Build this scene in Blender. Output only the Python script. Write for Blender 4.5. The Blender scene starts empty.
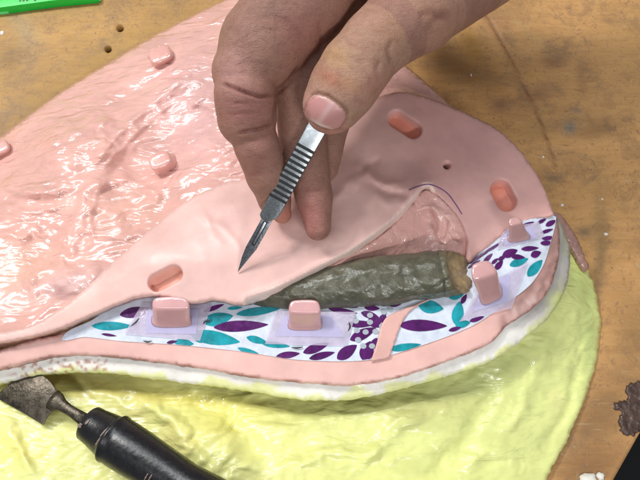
import bpy, bmesh, math, random
import numpy as np
from mathutils import Vector, Matrix
from mathutils.geometry import delaunay_2d_cdt
from mathutils.bvhtree import BVHTree
random.seed(4); RNG = np.random.default_rng(7)
SC = 0.01                                   # everything below is authored in centimetres
scene = bpy.context.scene
COL = scene.collection

# ------------------------------------------------------------------ camera model (photo pixels 640x480 -> point at height z)
TH = math.radians(22); FP = 554.0; DIST = 32.0; Z0 = 3.0
CAM = np.array([0.0, -DIST*math.sin(TH), Z0 + DIST*math.cos(TH)])
FW = np.array([0, math.sin(TH), -math.cos(TH)]); UPV = np.array([0, math.cos(TH), math.sin(TH)])
def P(u, v, z):
    u = np.asarray(u, float); v = np.asarray(v, float); z = np.asarray(z, float)
    a = (u-320)/FP; b = -(v-240)/FP
    dx = a; dy = FW[1] + b*UPV[1]; dz = FW[2] + b*UPV[2]
    t = (z-CAM[2])/dz
    return np.stack([CAM[0]+dx*t, CAM[1]+dy*t, CAM[2]+dz*t], -1)
def PROJ(p):
    d = np.asarray(p, float) - CAM
    w = d@FW
    return 320+FP*d[..., 0]/w, 240-FP*(d@UPV)/w, w
def pxcm(u, v, z):                            # pixels per centimetre there
    return FP/PROJ(P(u, v, z))[2]

# ------------------------------------------------------------------ numpy noise
_perm = RNG.permutation(256); _perm = np.concatenate([_perm, _perm, _perm])
_ang = RNG.random(256)*2*np.pi
def perlin(x, y):
    xi = np.floor(x).astype(int); yi = np.floor(y).astype(int)
    xf = x-xi; yf = y-yi; u = xf**3*(xf*(xf*6-15)+10); v = yf**3*(yf*(yf*6-15)+10)
    def g(ix, iy, fx, fy):
        h = _perm[_perm[ix & 255]+(iy & 255)] & 255
        return np.cos(_ang[h])*fx + np.sin(_ang[h])*fy
    a = g(xi, yi, xf, yf); b = g(xi+1, yi, xf-1, yf); c = g(xi, yi+1, xf, yf-1); d = g(xi+1, yi+1, xf-1, yf-1)
    return (a+(b-a)*u) + ((c+(d-c)*u)-(a+(b-a)*u))*v
def fbm(x, y, o=4, gain=.5):
    s = 0; a = 1
    for i in range(o):
        s = s + a*perlin(x*2**i+i*17.3, y*2**i-i*9.1); a *= gain
    return s
def ridged(x, y, o=3):
    s = 0; a = 1
    for i in range(o):
        s = s + a*(1-2.2*np.abs(perlin(x*2**i+i*7.7, y*2**i+i*3.1))); a *= .5
    return s/1.75
def sm(x, a, b):
    t = np.clip((x-a)/(b-a), 0, 1); return t*t*(3-2*t)

# ------------------------------------------------------------------ 2D helpers in photo pixels
def spline(pts, closed=True, step=2.0):
    pts = [np.array(p, float) for p in pts]; n = len(pts); out = []
    rng = range(n) if closed else range(n-1)
    for i in rng:
        if closed: p0, p1, p2, p3 = pts[(i-1) % n], pts[i], pts[(i+1) % n], pts[(i+2) % n]
        else: p0, p1, p2, p3 = pts[max(i-1, 0)], pts[i], pts[i+1], pts[min(i+2, n-1)]
        L = np.linalg.norm(p2-p1); m = max(1, int(round(L/step)))
        d = .5*np.linalg.norm(p2-p1)
        t1 = (p2-p0); t2 = (p3-p1)
        t1 = t1/(np.linalg.norm(t1)+1e-9)*L*.9; t2 = t2/(np.linalg.norm(t2)+1e-9)*L*.9
        for k in range(m):
            s = k/m
            out.append((2*s**3-3*s**2+1)*p1+(s**3-2*s**2+s)*t1+(-2*s**3+3*s**2)*p2+(s**3-s**2)*t2)
    if not closed: out.append(pts[-1])
    return np.array(out)
def inside(pts, poly):
    x, y = pts[:, 0], pts[:, 1]; r = np.zeros(len(pts), bool)
    a = poly; b = np.roll(poly, -1, 0)
    for (x1, y1), (x2, y2) in zip(a, b):
        if y1 == y2: continue
        c = ((y1 > y) != (y2 > y)) & (x < (x2-x1)*(y-y1)/(y2-y1)+x1)
        r ^= c
    return r
def segdist(pts, line, closed=False):
    d = np.full(len(pts), 1e9); tt = np.zeros(len(pts))
    n = len(line)
    for i in range(n if closed else n-1):
        a = np.array(line[i], float); b = np.array(line[(i+1) % n], float); ab = b-a
        t = np.clip(((pts-a)@ab)/(ab@ab+1e-12), 0, 1)
        q = np.hypot(*(pts-(a+t[:, None]*ab)).T)
        m = q < d; d[m] = q[m]; tt[m] = (i+t[m])/max(1, (n-1))
    return d, tt
def tps(ctrl, smooth=0.0):
    c = np.array(ctrl, float); xy = c[:, :2]/100; z = c[:, 2]; n = len(c)
    def phi(r2): return .5*r2*np.log(r2+1e-12)
    K = phi(((xy[:, None]-xy[None])**2).sum(-1))+np.eye(n)*smooth
    Pm = np.c_[np.ones(n), xy]
    A = np.block([[K, Pm], [Pm.T, np.zeros((3, 3))]])
    w = np.linalg.solve(A, np.r_[z, 0, 0, 0])
    def f(u, v):
        u = np.asarray(u, float); v = np.asarray(v, float); sh = u.shape
        q = np.stack([u.ravel(), v.ravel()], -1)/100
        r2 = ((q[:, None]-xy[None])**2).sum(-1)
        return (phi(r2)@w[:n]+w[n]+q@w[n+1:]).reshape(sh)
    return f

# ------------------------------------------------------------------ object helpers
def link(name, verts, faces, mat, parent=None, cols=None, smooth=True, mats=None, fmat=None):
    me = bpy.data.meshes.new(name)
    v = np.asarray(verts, float)*SC
    me.from_pydata(v.tolist(), [], [list(map(int, f)) for f in faces]); me.update()
    for m in (mats or [mat]): me.materials.append(m)
    if fmat is not None: me.polygons.foreach_set('material_index', np.asarray(fmat, np.int32))
    if smooth: me.polygons.foreach_set('use_smooth', np.ones(len(me.polygons), bool))
    if cols is not None:
        at = me.color_attributes.new('Col', 'FLOAT_COLOR', 'POINT')
        c = np.ones((len(v), 4), np.float32); c[:, :3] = cols
        at.data.foreach_set('color', c.ravel())
    o = bpy.data.objects.new(name, me); COL.objects.link(o)
    if parent is not None:
        o.parent = parent
        o.matrix_parent_inverse = Matrix.Translation(parent.location).inverted()
    return o
def empty(name, loc, label, cat, group=None):
    o = bpy.data.objects.new(name, None); COL.objects.link(o); o.empty_display_size = .01
    o.location = Vector([float(c)*SC for c in loc]); tag(o, label, cat, group); return o
def tag(o, label=None, cat=None, group=None, kind=None):
    if label: o['label'] = label
    if cat: o['category'] = cat
    if group: o['group'] = group
    if kind: o['kind'] = kind
    return o
def fix_normals(o):
    bm = bmesh.new(); bm.from_mesh(o.data); bmesh.ops.recalc_face_normals(bm, faces=bm.faces); bm.to_mesh(o.data); bm.free()

def stadium(cu, cv, hl, r, ang, n=28):
    """outline of a slot; offset by growing r"""
    a = math.radians(ang); ca, sa = math.cos(a), -math.sin(a); q = []
    m = n//2; k = max(0, int(hl*2/1.6))
    for sg in (1, -1):
        for i in range(m+1):
            t = -math.pi/2+math.pi*i/m; q.append((sg*(hl+r*math.cos(t)), sg*r*math.sin(t)))
        for i in range(1, k): q.append((sg*(hl-2*hl*i/k), sg*r))
    out = [(cu+x*ca-y*sa, cv+x*sa+y*ca) for x, y in (q if hl > 0 else q[:m+1]+q[m+2:-1])]
    return np.array(out)
def stad_sd(pts, cu, cv, hl, r, ang):
    a = math.radians(ang); ca, sa = math.cos(a), -math.sin(a)
    dx = pts[:, 0]-cu; dy = pts[:, 1]-cv
    x = dx*ca+dy*sa; y = -dx*sa+dy*ca
    return np.hypot(np.maximum(np.abs(x)-hl, 0), y)-r

def sheet(name, outline, zf, mat, parent=None, spacing=3.0, thick=None, skirt_z=None, er=.25, slots=(), disp=None,
          col=None, jag=0.0, splined=True, step=None, edge_flat=False):
    """A real sheet of material: outline (photo pixels), height function, thickness in cm."""
    ol = spline(outline, True, step or spacing) if splined else np.array(outline, float)
    if jag:
        nrm = np.roll(ol, -1, 0)-np.roll(ol, 1, 0); nrm = np.c_[nrm[:, 1], -nrm[:, 0]]/(np.hypot(*nrm.T)[:, None]+1e-9)
        s = np.arange(len(ol))*.35
        ol = ol+nrm*(fbm(s, s*0+3.3, 3)*jag)[:, None]
    u0, v0 = ol.min(0); u1, v1 = ol.max(0)
    gx = np.arange(u0, u1, spacing); gy = np.arange(v0, v1, spacing*.866)
    G = np.stack(np.meshgrid(gx, gy), -1); G[1::2, :, 0] += spacing/2
    G = G.reshape(-1, 2)+RNG.normal(0, spacing*.08, (G.size//2, 2))
    G = G[inside(G, ol)]
    d, _ = segdist(G, ol, True); G = G[d > spacing*.55]
    rings = []
    for s in slots:
        cu, cv, hl, r, ang, dep = s[:6]
        sd = stad_sd(G, cu, cv, hl, r, ang); G = G[np.abs(sd+.4) > 2.1]
        for off in (1.5, .55, -.1, -.8, -1.8): rings.append(stadium(cu, cv, hl, r+off, ang))
    pts = np.vstack([ol, G]+rings); n = len(ol)
    vc = [Vector((float(a), float(b))) for a, b in pts]
    V, E, F, _, _, _ = delaunay_2d_cdt(vc, [], [list(range(n))], 1, 1e-4, False)
    V = np.array([[a.x, a.y] for a in V]); F = np.array([list(f) for f in F])
    F = F[inside(V[F].mean(1), ol)]; F = F.tolist()
    z = zf(V[:, 0], V[:, 1]); d, _ = segdist(V, ol, True)
    W = P(V[:, 0], V[:, 1], z)
    if disp is not None: z = z+disp(V[:, 0], V[:, 1], W, d)
    if er:
        dc = d/17.0; t = np.clip(1-dc/er, 0, 1); z = z-er*(1-np.sqrt(np.maximum(0, 1-t*t)))*.8
    W = P(V[:, 0], V[:, 1], z)
    for s in slots:
        cu, cv, hl, r, ang, dep = s[:6]
        sd = stad_sd(V, cu, cv, hl, r, ang)
        W[:, 2] -= dep*sm(-sd, -.3, 1.0)+.05*sm(-sd, -1.6, -.2)
        if len(s) > 6: W[:, 2] -= s[6]*sm(-sd, 1, r)
    ed = {}
    for f in F:
        for a, b in zip(f, f[1:]+f[:1]):
            k = (min(a, b), max(a, b)); ed[k] = None if k in ed else (a, b)
    bd = [e for e in ed.values() if e]
    C = col(V[:, 0], V[:, 1], W, d) if col else None
    verts = [W]; faces = [f for f in F]; nv = len(W); cc = [C]
    if thick is not None:
        B = W.copy(); B[:, 2] -= thick; verts.append(B); cc.append(C)
        faces += [[i+nv for i in f[::-1]] for f in F]
        for a, b in bd: faces.append([b, a, a+nv, b+nv])
    elif skirt_z is not None:
        ids = sorted({i for e in bd for i in e}); mp = {i: nv+k for k, i in enumerate(ids)}
        S = W[ids].copy(); S[:, 2] = np.minimum(S[:, 2]-.02, skirt_z); verts.append(S); cc.append(C[ids] if C is not None else None)
        for a, b in bd: faces.append([b, a, mp[a], mp[b]])
    Wv = np.vstack(verts); Cv = np.vstack(cc) if C is not None else None
    o = link(name, Wv, faces, mat, parent, Cv)
    fix_normals(o)
    # make sure the top faces up
    return o

def loft(name, rings, mat, parent=None, caps=True, cols=None, smooth=True):
    rings = [np.asarray(r, float) for r in rings]; n = len(rings[0]); V = np.vstack(rings); F = []
    for i in range(len(rings)-1):
        for k in range(n):
            a = i*n+k; b = i*n+(k+1) % n; F.append([a, b, b+n, a+n])
    if caps: F.append(list(range(n))[::-1]); F.append([(len(rings)-1)*n+k for k in range(n)])
    o = link(name, V, F, mat, parent, cols, smooth); fix_normals(o); return o

def subsurf(o, lv=2):
    m = o.modifiers.new('s', 'SUBSURF'); m.levels = lv; m.render_levels = lv; return o
def bevel(o, w, seg=3):
    m = o.modifiers.new('b', 'BEVEL'); m.width = w*SC; m.segments = seg; m.limit_method = 'ANGLE'; m.angle_limit = math.radians(30)
    o.data.polygons.foreach_set('use_smooth', np.ones(len(o.data.polygons), bool)); return o

# ------------------------------------------------------------------ materials
def srgb(r, g, b):
    f = lambda c: (c/255/12.92 if c/255 <= .04045 else ((c/255+.055)/1.055)**2.4)
    return np.array([f(r), f(g), f(b)])
class N:
    def __init__(s, name):
        s.m = bpy.data.materials.new(name); s.m.use_nodes = True; s.t = s.m.node_tree; s.b = s.t.nodes['Principled BSDF']
        s.tc = s.t.nodes.new('ShaderNodeTexCoord')
        mp = s.t.nodes.new('ShaderNodeMapping'); mp.inputs['Scale'].default_value = (100, 100, 100)
        s.t.links.new(s.tc.outputs['Object'], mp.inputs['Vector']); s.co = mp.outputs['Vector']
    def node(s, t, **k):
        n = s.t.nodes.new(t)
        for a, b in k.items(): setattr(n, a, b)
        return n
    def l(s, a, b): s.t.links.new(a, b)
    def mapped(s, scale=(1, 1, 1), rot=(0, 0, 0), src=None):
        mp = s.node('ShaderNodeMapping'); mp.inputs['Scale'].default_value = scale; mp.inputs['Rotation'].default_value = rot
        s.l(src or s.co, mp.inputs['Vector']); return mp.outputs['Vector']
    def noise(s, scale, detail=4, rough=.55, vec=None, dist=0, out='Fac'):
        n = s.node('ShaderNodeTexNoise'); n.inputs['Scale'].default_value = scale; n.inputs['Detail'].default_value = detail
        n.inputs['Roughness'].default_value = rough; n.inputs['Distortion'].default_value = dist
        s.l(vec or s.co, n.inputs['Vector']); return n.outputs[out]
    def ramp(s, f, stops):
        r = s.node('ShaderNodeValToRGB'); s.l(f, r.inputs['Fac']); e = r.color_ramp.elements
        while len(e) < len(stops): e.new(.5)
        for q, (p, c) in zip(e, stops):
            q.position = p; q.color = (*(c if hasattr(c, '__len__') else (c, c, c)), 1)
        return r.outputs['Color']
    def mix(s, a, b, fac, mode='MIX'):
        m = s.node('ShaderNodeMix', data_type='RGBA', blend_type=mode)
        for v, i, sc in ((fac, m.inputs[0], 1), (a, m.inputs[6], 0), (b, m.inputs[7], 0)):
            if hasattr(v, 'links'): s.l(v, i)
            elif sc: i.default_value = v
            else: i.default_value = (*v, 1)
        return m.outputs[2]
    def math(s, op, a, b=0.0):
        m = s.node('ShaderNodeMath', operation=op)
        for v, i in ((a, m.inputs[0]), (b, m.inputs[1])):
            if hasattr(v, 'links'): s.l(v, i)
            else: i.default_value = v
        return m.outputs[0]
    def attr(s):
        a = s.node('ShaderNodeVertexColor'); a.layer_name = 'Col'; return a.outputs['Color']
    def bump(s, h, dist=.02, strength=1.0, prev=None):
        b = s.node('ShaderNodeBump'); b.inputs['Distance'].default_value = dist*SC
        if hasattr(strength, 'links'): s.l(strength, b.inputs['Strength'])
        else: b.inputs['Strength'].default_value = strength
        s.l(h, b.inputs['Height'])
        if prev is not None: s.l(prev, b.inputs['Normal'])
        return b.outputs['Normal']
    def set(s, **k):
        for a, v in k.items():
            i = s.b.inputs[a.replace('_', ' ')]
            if hasattr(v, 'links'): s.l(v, i)
            elif hasattr(v, '__len__') and len(v) == 3 and i.type == 'RGBA': i.default_value = (*v, 1)
            else: i.default_value = v
        return s

def silicone(name, rough=.3, fine=.012, coarse=.03, coarse_sc=1.2, stretch=(1, 1, 1), rot=0, coat=0.0, sss=.12, rad=(1, .45, .3), spec=.5, speck=.5, rr=.12):
    n = N(name); c = n.attr()
    v = n.mapped(stretch, (0, 0, rot))
    big = n.noise(.5, 4, .6, v)
    c = n.mix(c, n.ramp(big, [(.3, .84), (.7, 1.08)]), .8, 'MULTIPLY')
    dirt = n.noise(2.5, 6, .7)
    c = n.mix(c, n.ramp(dirt, [(.3, .80), (.45, 1.0)]), speck, 'MULTIPLY')
    h1 = n.noise(coarse_sc, 1.5, .45, v, 1.2); h2 = n.noise(coarse_sc*3.2, 1.0, .4, v, .6)
    nb = n.bump(h1, coarse); nb = n.bump(h2, fine, n.ramp(n.noise(.35, 2, .5), [(.40, .05), (.66, 1)]) if fine > .04 else 1.0, nb)
    rg = n.math('ADD', n.math('MULTIPLY', n.noise(1.7, 4, .6), rr*2), rough-rr)
    n.set(Base_Color=c, Roughness=rg, Normal=nb, Subsurface_Weight=sss, Subsurface_Radius=rad, Subsurface_Scale=.35*SC, Coat_Weight=coat, Coat_Roughness=.06, Specular_IOR_Level=spec)
    n.l(nb, n.b.inputs['Coat Normal'])
    return n.m

M = {}
M['brushed'] = silicone('glossy_brushed_pink_silicone', .22, .065, .24, .75, (.6, 1.3, 1), -.62, .55, .10)
M['smooth'] = silicone('smooth_pink_silicone', .44, .002, .02, .5, coat=.0, rr=.08, speck=.06)
M['yellow'] = silicone('yellow_resin', .34, .05, .14, .85, (.5, 1.5, 1), .7, .22, .0, (1, .9, .4))
M['flange'] = silicone('white_resin', .4, .008, .03, 1.2, coat=.1, speck=.1, sss=.1, rad=(1, 1, .7))
M['key'] = silicone('taped_key', .14, .002, .012, 1.5, coat=.6, sss=.15, rr=.04, speck=.1)
M['torn'] = silicone('torn_pink_silicone', .32, .04, .12, 1.2, coat=.3, rr=.1)

def clay_mat():
    n = N('dark_olive_clay'); c = n.attr()
    c = n.mix(c, n.ramp(n.noise(1.5, 5, .65), [(.3, .65), (.7, 1.25)]), .9, 'MULTIPLY')
    v = n.node('ShaderNodeTexVoronoi', feature='SMOOTH_F1'); v.inputs['Scale'].default_value = 4.6; v.inputs['Smoothness'].default_value = .6
    w = n.mapped((1, 1, 1), src=n.co); d = n.node('ShaderNodeMix', data_type='VECTOR'); d.inputs[0].default_value = .35
    n.l(w, d.inputs[4]); n.l(n.noise(1.4, 3, .6, out='Color'), d.inputs[5]); n.l(d.outputs[1], v.inputs['Vector'])
    nb = n.bump(v.outputs['Distance'], .035, .8); nb = n.bump(n.noise(2.2, 1.5, .45), .08, 1, nb); nb = n.bump(n.noise(9, 3, .5), .015, 1, nb)
    n.set(Base_Color=c, Roughness=n.ramp(n.noise(3, 4), [(.3, .24), (.7, .40)]), Normal=nb, Specular_IOR_Level=.6)
    return n.m
M['clay'] = clay_mat()

def wood_mat():
    n = N('worn_plywood'); c = n.attr()
    v = n.mapped((.3, 1.5, 1), (0, 0, math.radians(-14)))
    g = n.noise(1.6, 8, .68, v, .4)
    c = n.mix(c, n.ramp(g, [(.30, (.62, .53, .44)), (.58, (1, 1, 1))]), .38, 'MULTIPLY')
    gr2 = n.noise(9, 4, .6, n.mapped((.08, 1.5, 1), (0, 0, math.radians(-8))))
    c = n.mix(c, n.ramp(gr2, [(.35, .82), (.6, 1.0)]), .35, 'MULTIPLY')
    bl = n.noise(.4, 9, .78, dist=.5)
    c = n.mix(c, (.22, .135, .075), n.ramp(bl, [(.49, 0), (.62, .5)]))
    bl2 = n.noise(1.9, 5, .7, dist=1.5)
    c = n.mix(c, (.20, .11, .08), n.ramp(bl2, [(.55, 0), (.66, .5)]))
    bl3 = n.noise(1.1, 7, .75, n.mapped((1, 1, 1), (0, 0, 1.1)), 1.0)
    c = n.mix(c, (.42, .33, .21), n.ramp(bl3, [(.60, 0), (.68, .45)]))
    vo = n.node('ShaderNodeTexVoronoi'); vo.inputs['Scale'].default_value = 1.15; vo.inputs['Randomness'].default_value = 1
    n.l(n.co, vo.inputs['Vector'])
    sp = n.math('ADD', vo.outputs['Distance'], n.math('MULTIPLY', n.noise(6, 3), .10))
    c = n.mix(c, (.07, .055, .045), n.ramp(sp, [(.085, .8), (.12, 0)]))
    sc = n.noise(12, 3, .6, n.mapped((.04, 1, 1), (0, 0, .9)))
    c = n.mix(c, (.55, .44, .30), n.ramp(sc, [(.66, 0), (.70, .4)]))
    sc2 = n.noise(9, 4, .6, n.mapped((1, .05, 1), (0, 0, .5)))
    c = n.mix(c, (.13, .08, .05), n.ramp(sc2, [(.67, 0), (.71, .45)]))
    nb = n.bump(g, .03, .8); nb = n.bump(n.noise(5, 6, .7), .03, .8, nb); nb = n.bump(sc, .01, .5, nb)
    n.set(Base_Color=c, Roughness=n.ramp(bl, [(.35, .6), (.65, .42)]), Normal=nb, Specular_IOR_Level=.3)
    return n.m
M['wood'] = wood_mat()

def skin_mat():
    n = N('hand_skin'); c = n.attr()
    c = n.mix(c, n.ramp(n.noise(2.2, 6, .65), [(.3, (.82, .74, .72)), (.5, (1, 1, 1)), (.72, (1.12, 1.1, 1.08))]), .75, 'MULTIPLY')
    c = n.mix(c, n.ramp(n.noise(11, 3, .6), [(.3, (.85, .72, .72)), (.55, (1, 1, 1))]), .45, 'MULTIPLY')
    vo = n.node('ShaderNodeTexVoronoi', feature='DISTANCE_TO_EDGE'); vo.inputs['Scale'].default_value = 13
    n.l(n.mix(n.co, n.noise(3, 3, .5, out='Color'), .12), vo.inputs['Vector'])
    nb = n.bump(n.ramp(vo.outputs['Distance'], [(0, 0), (.10, 1)]), .010, .7)
    wv = n.noise(4, 5, .6, n.mapped((.5, 1.7, 1.2), (0, 0, -.6)), 1.2)
    nb = n.bump(wv, .055, .9, nb); nb = n.bump(n.noise(26, 4, .65), .02, 1.0, nb)
    n.set(Base_Color=c, Roughness=n.ramp(n.noise(3, 4), [(.3, .40), (.7, .56)]), Normal=nb, Subsurface_Weight=.18, Subsurface_Radius=(1, .35, .2), Subsurface_Scale=.3*SC, Specular_IOR_Level=.45)
    return n.m
M['skin'] = skin_mat()

def simple(name, col, rough=.4, metal=0, bumps=None, var=.25, vsc=2, coat=0, spec=.5, alpha=None, sss=0):
    n = N(name)
    c = n.mix(tuple(col), n.ramp(n.noise(vsc, 5, .65), [(.3, 1-var), (.7, 1+var)]), 1.0, 'MULTIPLY')
    n.set(Base_Color=c, Metallic=metal, Roughness=n.ramp(n.noise(vsc*2.3, 4), [(.3, max(.02, rough-.08)), (.7, rough+.08)]), Coat_Weight=coat, Specular_IOR_Level=spec)
    if bumps: n.set(Normal=n.bump(n.noise(bumps[0], 5, .6), bumps[1]))
    if alpha is not None: n.set(Alpha=alpha)
    if sss: n.set(Subsurface_Weight=sss, Subsurface_Scale=.2*SC)
    return n.m
M['paper'] = simple('glossy_white_sheet', srgb(214, 221, 234), .24, bumps=(.9, .05), var=.14, coat=.3)
M['teal'] = simple('printed_teal', srgb(28, 148, 160), .24, bumps=(.9, .04), var=.35, vsc=1.5, coat=.3)
M['purple'] = simple('printed_purple', srgb(84, 26, 96), .24, bumps=(.9, .04), var=.4, vsc=1.5, coat=.3)
M['greydot'] = simple('printed_grey', srgb(170, 178, 186), .25, var=.08, coat=.3)
M['ink'] = simple('black_ink', (.012, .012, .014), .4)
M['tape'] = simple('clear_tape', srgb(214, 200, 222), .12, bumps=(1.2, .10), var=.10, coat=.8, alpha=.58)
M['tape2'] = simple('double_sided_tape', srgb(198, 192, 226), .18, var=.05, coat=.4, alpha=.85)
M['steel'] = simple('satin_steel', (.42, .45, .47), .34, 1, bumps=(22, .004), var=.12, vsc=5)
M['blade'] = simple('blade_steel', (.36, .38, .41), .25, 1, bumps=(16, .004), var=.18, vsc=4)
M['groove'] = simple('groove_black', (.006, .006, .007), .5)
M['oldsteel'] = simple('stained_steel', (.10, .085, .065), .38, .85, bumps=(6, .03), var=.55, vsc=2.4)
M['blackpl'] = simple('worn_black_plastic', (.010, .010, .012), .3, bumps=(5, .012), var=.3)
M['dried'] = simple('dried_silicone_smear', srgb(130, 112, 104), .5, bumps=(6, .03), var=.3)
M['greenpl'] = simple('green_plastic', srgb(20, 205, 70), .3, var=.08)
M['greenlt'] = simple('pale_green_edge', srgb(110, 245, 150), .35, var=.08)
M['floor'] = simple('dark_floor', (.004, .004, .004), .7)
M['gunk'] = simple('dried_brown_resin', srgb(74, 54, 46), .35, bumps=(3, .12), var=.45, coat=.3)
M['plaster'] = simple('white_crumb', srgb(225, 222, 212), .6, bumps=(6, .04), var=.1)
M['hair'] = simple('dark_hair', (.06, .035, .02), .5)
M['violet'] = simple('violet_ink', srgb(112, 80, 132), .5)
def nail_mat():
    n = N('nail'); c = n.attr()
    nb = n.bump(n.noise(9, 3, .5, n.mapped((3, .15, 1), (0, 0, math.radians(38)))), .01)
    n.set(Base_Color=c, Roughness=.34, Normal=nb, Subsurface_Weight=.15, Subsurface_Scale=.2*SC, Coat_Weight=.0); return n.m
M['nail'] = nail_mat()

def lerp(a, b, t): return a+(b-a)*t[:, None]
def blobs(C, u, v, L):
    for (cu, cv, ru, rv, ang, c, st) in L:
        a = math.radians(ang); x = (u-cu)*math.cos(a)-(v-cv)*math.sin(a); y = (u-cu)*math.sin(a)+(v-cv)*math.cos(a)
        w = np.exp(-((x/ru)**2+(y/rv)**2))*st
        C = C*(1-w[:, None])+np.array(c)*w[:, None]
    return C

# ================================================================== SETTING: bench and floor
def col_bench(u, v, W, d):
    x, y = W[:, 0], W[:, 1]
    base = lerp(np.tile(srgb(196, 160, 104), (len(u), 1)), np.tile(srgb(214, 172, 120), (len(u), 1)), sm(u, 80, 620))
    base = base*(1+.22*fbm(x*.12, y*.3, 5))[:, None]
    base = blobs(base, u, v, [
        (455, 65, 40, 14, -30, srgb(120, 88, 48), .75), (470, 40, 30, 10, -60, srgb(170, 130, 50), .6), (500, 20, 28, 14, 0, srgb(150, 115, 90), .5),  # first patch: soft shadow of the hand painted into the wood tone
        (537, 95, 22, 9, 20, srgb(140, 105, 90), .6), (555, 60, 14, 9, 0, srgb(120, 88, 76), .7), (500, 105, 10, 7, 0, srgb(140, 105, 98), .7),
        (560, 125, 40, 8, 10, srgb(150, 128, 96), .5), (570, 128, 6, 6, 40, srgb(130, 150, 155), .8), (577, 110, 4, 3, 0, srgb(120, 140, 150), .6),
        (600, 130, 26, 9, 10, srgb(120, 92, 68), .6), (582, 75, 7, 20, 0, srgb(140, 110, 84), .5), (25, 30, 12, 22, 30, srgb(170, 168, 150), .45),
        (30, 110, 60, 12, 20, srgb(120, 104, 72), .35), (110, 60, 90, 24, 30, srgb(176, 148, 78), .4), (10, 60, 14, 20, 0, srgb(140, 120, 84), .5),
        (600, 420, 50, 30, 50, srgb(140, 112, 80), .8), (590, 470, 40, 20, 20, srgb(130, 96, 66), .7), (635, 330, 30, 40, 0, srgb(150, 122, 84), .7),
        (600, 230, 7, 60, 0, srgb(160, 138, 100), .5), (585, 232, 7, 5, 0, srgb(110, 108, 98), .7), (555, 178, 9, 4, 0, srgb(105, 100, 88), .7),
        (600, 265, 5, 40, -8, srgb(120, 110, 86), .5), (630, 40, 30, 50, 0, srgb(180, 148, 100), .4)])
    w = np.exp(-(segdist(np.c_[u, v], [(484, 14), (500, 40), (520, 78), (540, 120), (556, 165)])[0]/1.5)**2)
    base = lerp(base, np.tile(srgb(120, 78, 50), (len(u), 1)), w*.7)
    for hu, hv_ in ((108, 49), (120, 28)):
        base = lerp(base, np.tile(srgb(30, 20, 12), (len(u), 1)), sm(-np.hypot(u-hu, v-hv_), -3.4, -2.2))  # darkness inside the drilled holes painted into the wood colour
    w = np.exp(-(segdist(np.c_[u, v], [(490, 0), (510, 15), (530, 35), (553, 56)])[0]/4)**2)*(.5+.8*np.clip(fbm(u*.08, v*.08), -.5, .6))
    base = lerp(base, np.tile(srgb(205, 178, 128), (len(u), 1)), w*.7)
    return np.clip(base*np.array([.88, .79, .67]), .02, .9)
A0 = P(648, 418, 0); B0 = P(609, 487, 0); dv = (B0-A0)/np.linalg.norm(B0-A0)
# photographed part of the bench top: fine mesh with drilled holes; the rest of the same board around it
e1 = (-60, -60); 
def uv_of(p):
    u, v, _ = PROJ(np.array(p)); return (float(u), float(v))
ea = A0-dv*6; eb = B0+dv*5
inner = [(-60, -70), (700, -70), (700, uv_of(ea)[1]-60), uv_of(ea), uv_of(A0), uv_of(B0), uv_of(eb), (-60, uv_of(eb)[1])]
bench = empty('workbench', (0, 0, -3), 'worn stained plywood workbench top under the mould, with a cut edge at its corner', 'workbench')
inner_pts = []
for a, b in zip(inner, inner[1:]+inner[:1]):
    a = np.array(a); b = np.array(b); m = max(1, int(np.linalg.norm(b-a)/12))
    for k in range(m): inner_pts.append(a+(b-a)*k/m)
bt = sheet('board', inner_pts, lambda u, v: u*0.0, M['wood'], bench, spacing=3.4, skirt_z=-3.0, er=0, splined=False,
      slots=[(108, 49, 0, 3.0, 0, 1.2), (120, 28, 0, 3.2, 0, 1.2)], col=col_bench,
      disp=lambda u, v, W, d: -.10*np.exp(-(segdist(np.c_[u, v], [(484, 14), (500, 40), (520, 78), (540, 120), (556, 165)])[0]/1.6)**2))
# outer board: butted strips
c = [P(*q, 0) for q in ((-60, -70), (700, -70), (-60, uv_of(eb)[1]))]
ex = bench
def slab(name, pts, z0, z1, mat, parent, colv=None):
    n = len(pts); V = [(p[0], p[1], z0) for p in pts]+[(p[0], p[1], z1) for p in pts]
    F = [list(range(n))[::-1], [n+i for i in range(n)]]+[[i, (i+1) % n, n+(i+1) % n, n+i] for i in range(n)]
    o = link(name, V, F, mat, parent, None if colv is None else np.tile(colv, (2*n, 1)), smooth=False); fix_normals(o); return o
cb = srgb(196, 166, 112)
TL = P(-60, -70, 0); TR = P(700, -70, 0); BL = P(*(-60, uv_of(eb)[1]), 0)
slab('board', [(-75, TL[1]+.03), (75, TL[1]+.03), (75, 70), (-75, 70)], -3, -.03, M['wood'], bench, cb)
slab('board', [(-75, -30), (BL[0]-.03, -30), (BL[0]-.03, BL[1]), (TL[0]-.03, TL[1]), (-75, TL[1])], -3, -.03, M['wood'], bench, cb)
fl = link('floor', [(-400, -400, -85), (400, -400, -85), (400, 400, -85), (-400, 400, -85)], [[0, 1, 2, 3]], M['floor']); tag(fl, kind='structure')

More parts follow.
